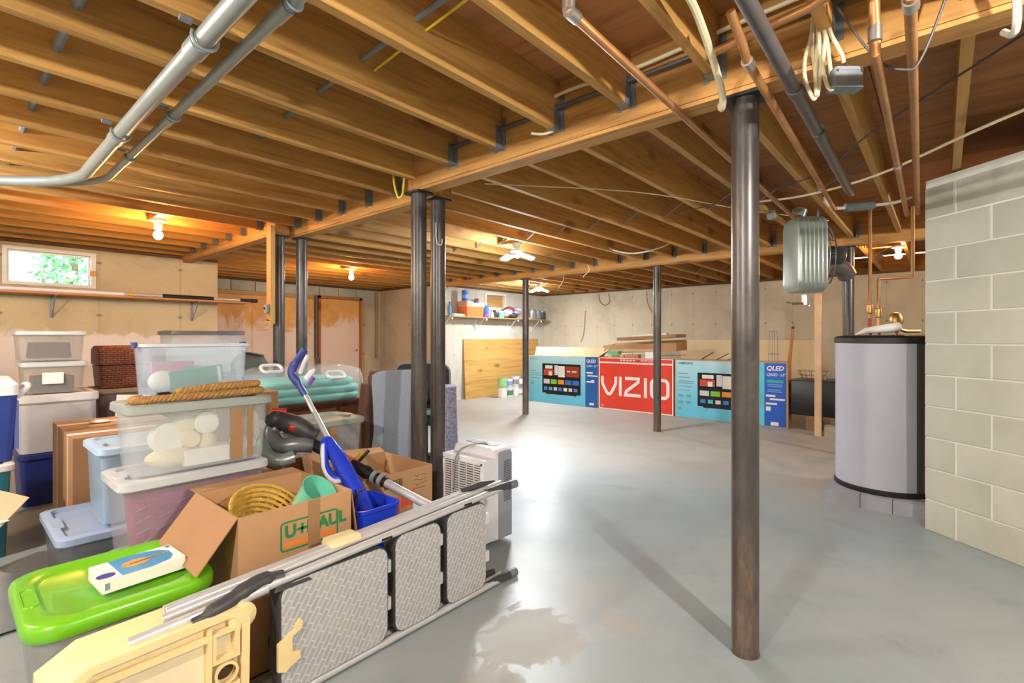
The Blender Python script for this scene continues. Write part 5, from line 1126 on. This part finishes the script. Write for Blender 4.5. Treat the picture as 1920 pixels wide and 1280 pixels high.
# ================================================================== folding step ladder lying on its side
t = thing('step_ladder', 'folded aluminium step ladder with grey treads lying on its side', 'ladder', (1.05, 1.74, 0))
TRD = NT('tread_rubber'); v = TRD.coord((1, 1, 1)); 
mpn = TRD.new('Mapping'); mpn.inputs['Rotation'].default_value = (R(90), 0, 0); TRD.l(v, mpn.inputs['Vector'])
br = TRD.new('TexBrick'); br.inputs['Scale'].default_value = 1.; br.inputs['Brick Width'].default_value = .052; br.inputs['Row Height'].default_value = .020; br.inputs['Mortar Size'].default_value = .0028; br.offset = .35
br.inputs['Color1'].default_value = srgb(172, 175, 180); br.inputs['Color2'].default_value = srgb(158, 162, 168); br.inputs['Mortar'].default_value = srgb(204, 206, 210)
rt = TRD.new('Mapping'); rt.inputs['Rotation'].default_value = (0, 0, R(58)); TRD.l(mpn.outputs[0], rt.inputs['Vector']); TRD.l(rt.outputs[0], br.inputs['Vector'])
sm = TRD.noise(v, 14, 5, .65); TRD.set(TRD.mix(TRD.math('MULTIPLY', sm, .45), br.outputs[0], srgb(190, 188, 184)), .55, .1); TRD.bump(br.outputs['Fac'], .5, .003); TRD = TRD.m
TANP = M('tan_tray_plastic', (236, 214, 158), .42, var=.08, scale=5); TAND = M('tan_tray_inner', (236, 222, 188), .5, var=.1, scale=6)
def zt(x): return .415+(x+.5)*.050       # height of the upper rails over local x
X0, X1 = -.71, .88
for k, (y, off, x0, x1) in enumerate(((-.045, 0, X0, X1), (-.005, .012, -.62, X1-.02), (.03, .012, -.60, X1-.05), (.062, .006, -.60, X1-.09))):
    r_ = .016 if k == 0 else .012
    MB().tube([(x0, y, zt(x0)+off), (x1, y, zt(x1)+off)], r_, 12).build('upper_rail', ALU, t); MB().tube([(x0, y, .022+off*.3), (x1, y, .022)], r_, 12).build('lower_rail', ALU, t)
def tread(x0, x1, zb, zt_, r_=.045):
    w, h = x1-x0, zt_-zb; cx, cz = (x0+x1)/2, (zb+zt_)/2
    pts = [(cx+a, cz+b) for a, b in rr(w, h, r_, 6)]
    o = MB().loft([[(u, .02, v_) for u, v_ in pts], [(u, -.052, v_) for u, v_ in pts], [(cx+(u-cx)*.985, -.056, cz+(v_-cz)*.99) for u, v_ in pts]]).build('tread', DKGREY, t)
    MB().loft([[(cx+(u-cx)*.975, -.0555, cz+(v_-cz)*.98) for u, v_ in pts], [(cx+(u-cx)*.965, -.0585, cz+(v_-cz)*.975) for u, v_ in pts]]).build('tread_mat', TRD, o)
    for z in (zb+.10, zt_-.13): MB().box(x1, x1+.05, -.03, .0, z, z+.05).build('white_spacer', WHITE, o, 0)
tread(-.30, .135, .035, zt(-.1)-.018, .05); tread(.165, .41, .035, zt(.3)-.016); tread(.445, .70, .035, zt(.55)-.016)
lt = MB().prism([(-.31, .19), (-.255, .19+.03), (-.25, .235), (-.235, .25), (-.225, .24), (-.23, .215), (-.262, .20), (-.262, .15), (-.235, .14), (-.232, .115), (-.26, .105), (-.285, .09), (-.31, .10)], lambda u, v_, w: (u, w, v_+.03), -.068, -.055).build('tan_latch', TANP, t, 0)
# tan tool tray at the top end
tr_ = MB(); outl = [(-.86, .0), (-.44, .0), (-.425, .02), (-.42, .36), (-.45, .395), (-.80, .385), (-.87, .34), (-.885, .10)]
tr_.prism(outl, lambda u, v_, w: (u, w, v_), -.06, -.045).build('tool_tray', TAND, t, 0)
def ringp(outer, inner, y0, y1, name='tray_rim', m=TANP):
    MB().loft([[(u, y1, v_) for u, v_ in outer], [(u, y0, v_) for u, v_ in outer], [(u, y0, v_) for u, v_ in inner], [(u, y1, v_) for u, v_ in inner]], closed=True).build(name, m, t, 30)
ringp([(-.89, -.0), (-.42, .0), (-.41, .02), (-.405, .38), (-.44, .41), (-.80, .40), (-.885, .35), (-.90, .1)], [(-.865, .02), (-.445, .02), (-.435, .03), (-.43, .355), (-.455, .385), (-.79, .378), (-.86, .335), (-.872, .1)], -.085, .10)
rib = MB(); rib.box(-.80, -.52, -.082, -.058, .335, .35).build('tray_rib', TANP, t, 0)
MB().box(-.525, -.515, -.088, -.058, .02, .375).build('tray_rib', TANP, t, 0)
for z0, z1 in ((.02, .09), (.10, .185), (.26, .355)):
    ringp([(-.515, z0), (-.435, z0), (-.435, z1), (-.515, z1)], [(-.503, z0+.012), (-.450, z0+.012), (-.450, z1-.012), (-.503, z1-.012)], -.086, -.056, 'tray_pocket')
MB().lathe([(.026, -.002), (.034, -.002), (.034, .024), (.026, .024)], 20, (-.474, -.086, .222), 'y', cap=False).build('tray_hole_rim', TANP, t); MB().lathe([(.001, .0), (.026, .0), (.026, .004), (.001, .004)], 20, (-.474, -.064, .222), 'y').build('tray_hole', M('deep_brown', (70, 52, 40), .7), t)
MB().box(-.87, -.74, -.10, -.058, .02, .21).build('tray_block', TANP, t, 0); MB().box(-.845, -.765, -.104, -.10, .04, .185).build('tray_block_face', TAND, t, 0)
MB().lathe([(.03, -.02), (.042, -.015), (.042, .015), (.03, .02)], 18, (-.425, -.062, .372), 'y').build('tray_pivot', TANP, t)
# black hinge sleeve, feet, cream clip
hs = [(-.56, -.06, zt(-.56)-.012), (-.48, -.055, zt(-.48)), (-.40, -.04, zt(-.40)+.012), (-.34, -.03, zt(-.34)+.014), (-.28, -.035, zt(-.28)+.006)]
MB().tube(spline(hs, 5), [.016]*3+[.024]*6+[.028]*8+[.022]*4, 12).build('hinge_sleeve', DKGREY, t, 60)
MB().tube([(-.44, -.052, zt(-.44)-.004), (-.34, -.05, zt(-.34)-.003)], .0175, 12).build('rail_sleeve', ALU, t); MB().rloft([(.14, .03, .012, 0), (.12, .026, .012, .018)], -.25, -.045).build('hinge_plate', DKGREY, t).location = (0, 0, zt(-.25)-.032)
MB().rloft([(.13, .085, .012, -.006), (.13, .095, .014, .008), (.125, .085, .014, .022)], 0, 0).build('cream_clip', CREAM, t).location = (-.02, .03, zt(-.02)+.012)
for k, (x, z, up) in enumerate(((X1, zt(X1), 1), (X1, .022, 0))):
    MB().tube([(x-.16, -.04, z+.002), (x-.08, -.043, z+.003), (x-.0, -.046, z), (x+.045, -.048, z-.001)], [.015, .019, .021, .017], 12).build('foot_cap', DKGREY, t, 60)
    MB().tube([(x-.26, .03, z+.018), (x-.16, .02, z+.022), (x-.05, .015, z+.014)], [.010, .021, .014], 12).build('foot_cap', DKGREY, t, 60)
    MB().tube([(x+.0, -.046, z), (x+.05, -.048, z)], .0225, 12).build('foot_ring', STEEL, t)
for x in (.10, .55): MB().box(x, x+.05, -.061, -.056, zt(x)-.006, zt(x)+.004).build('rail_slot', BLACK, t, 0)
MB().tube(spline([(.43, .03, zt(.4)-.05), (.46, .02, zt(.4)-.045), (.465, .02, zt(.4)-.10), (.455, .02, zt(.4)-.14)], 5), .008, 8).build('brace_hook', CREAM, t)
bpy.context.view_layer.update()
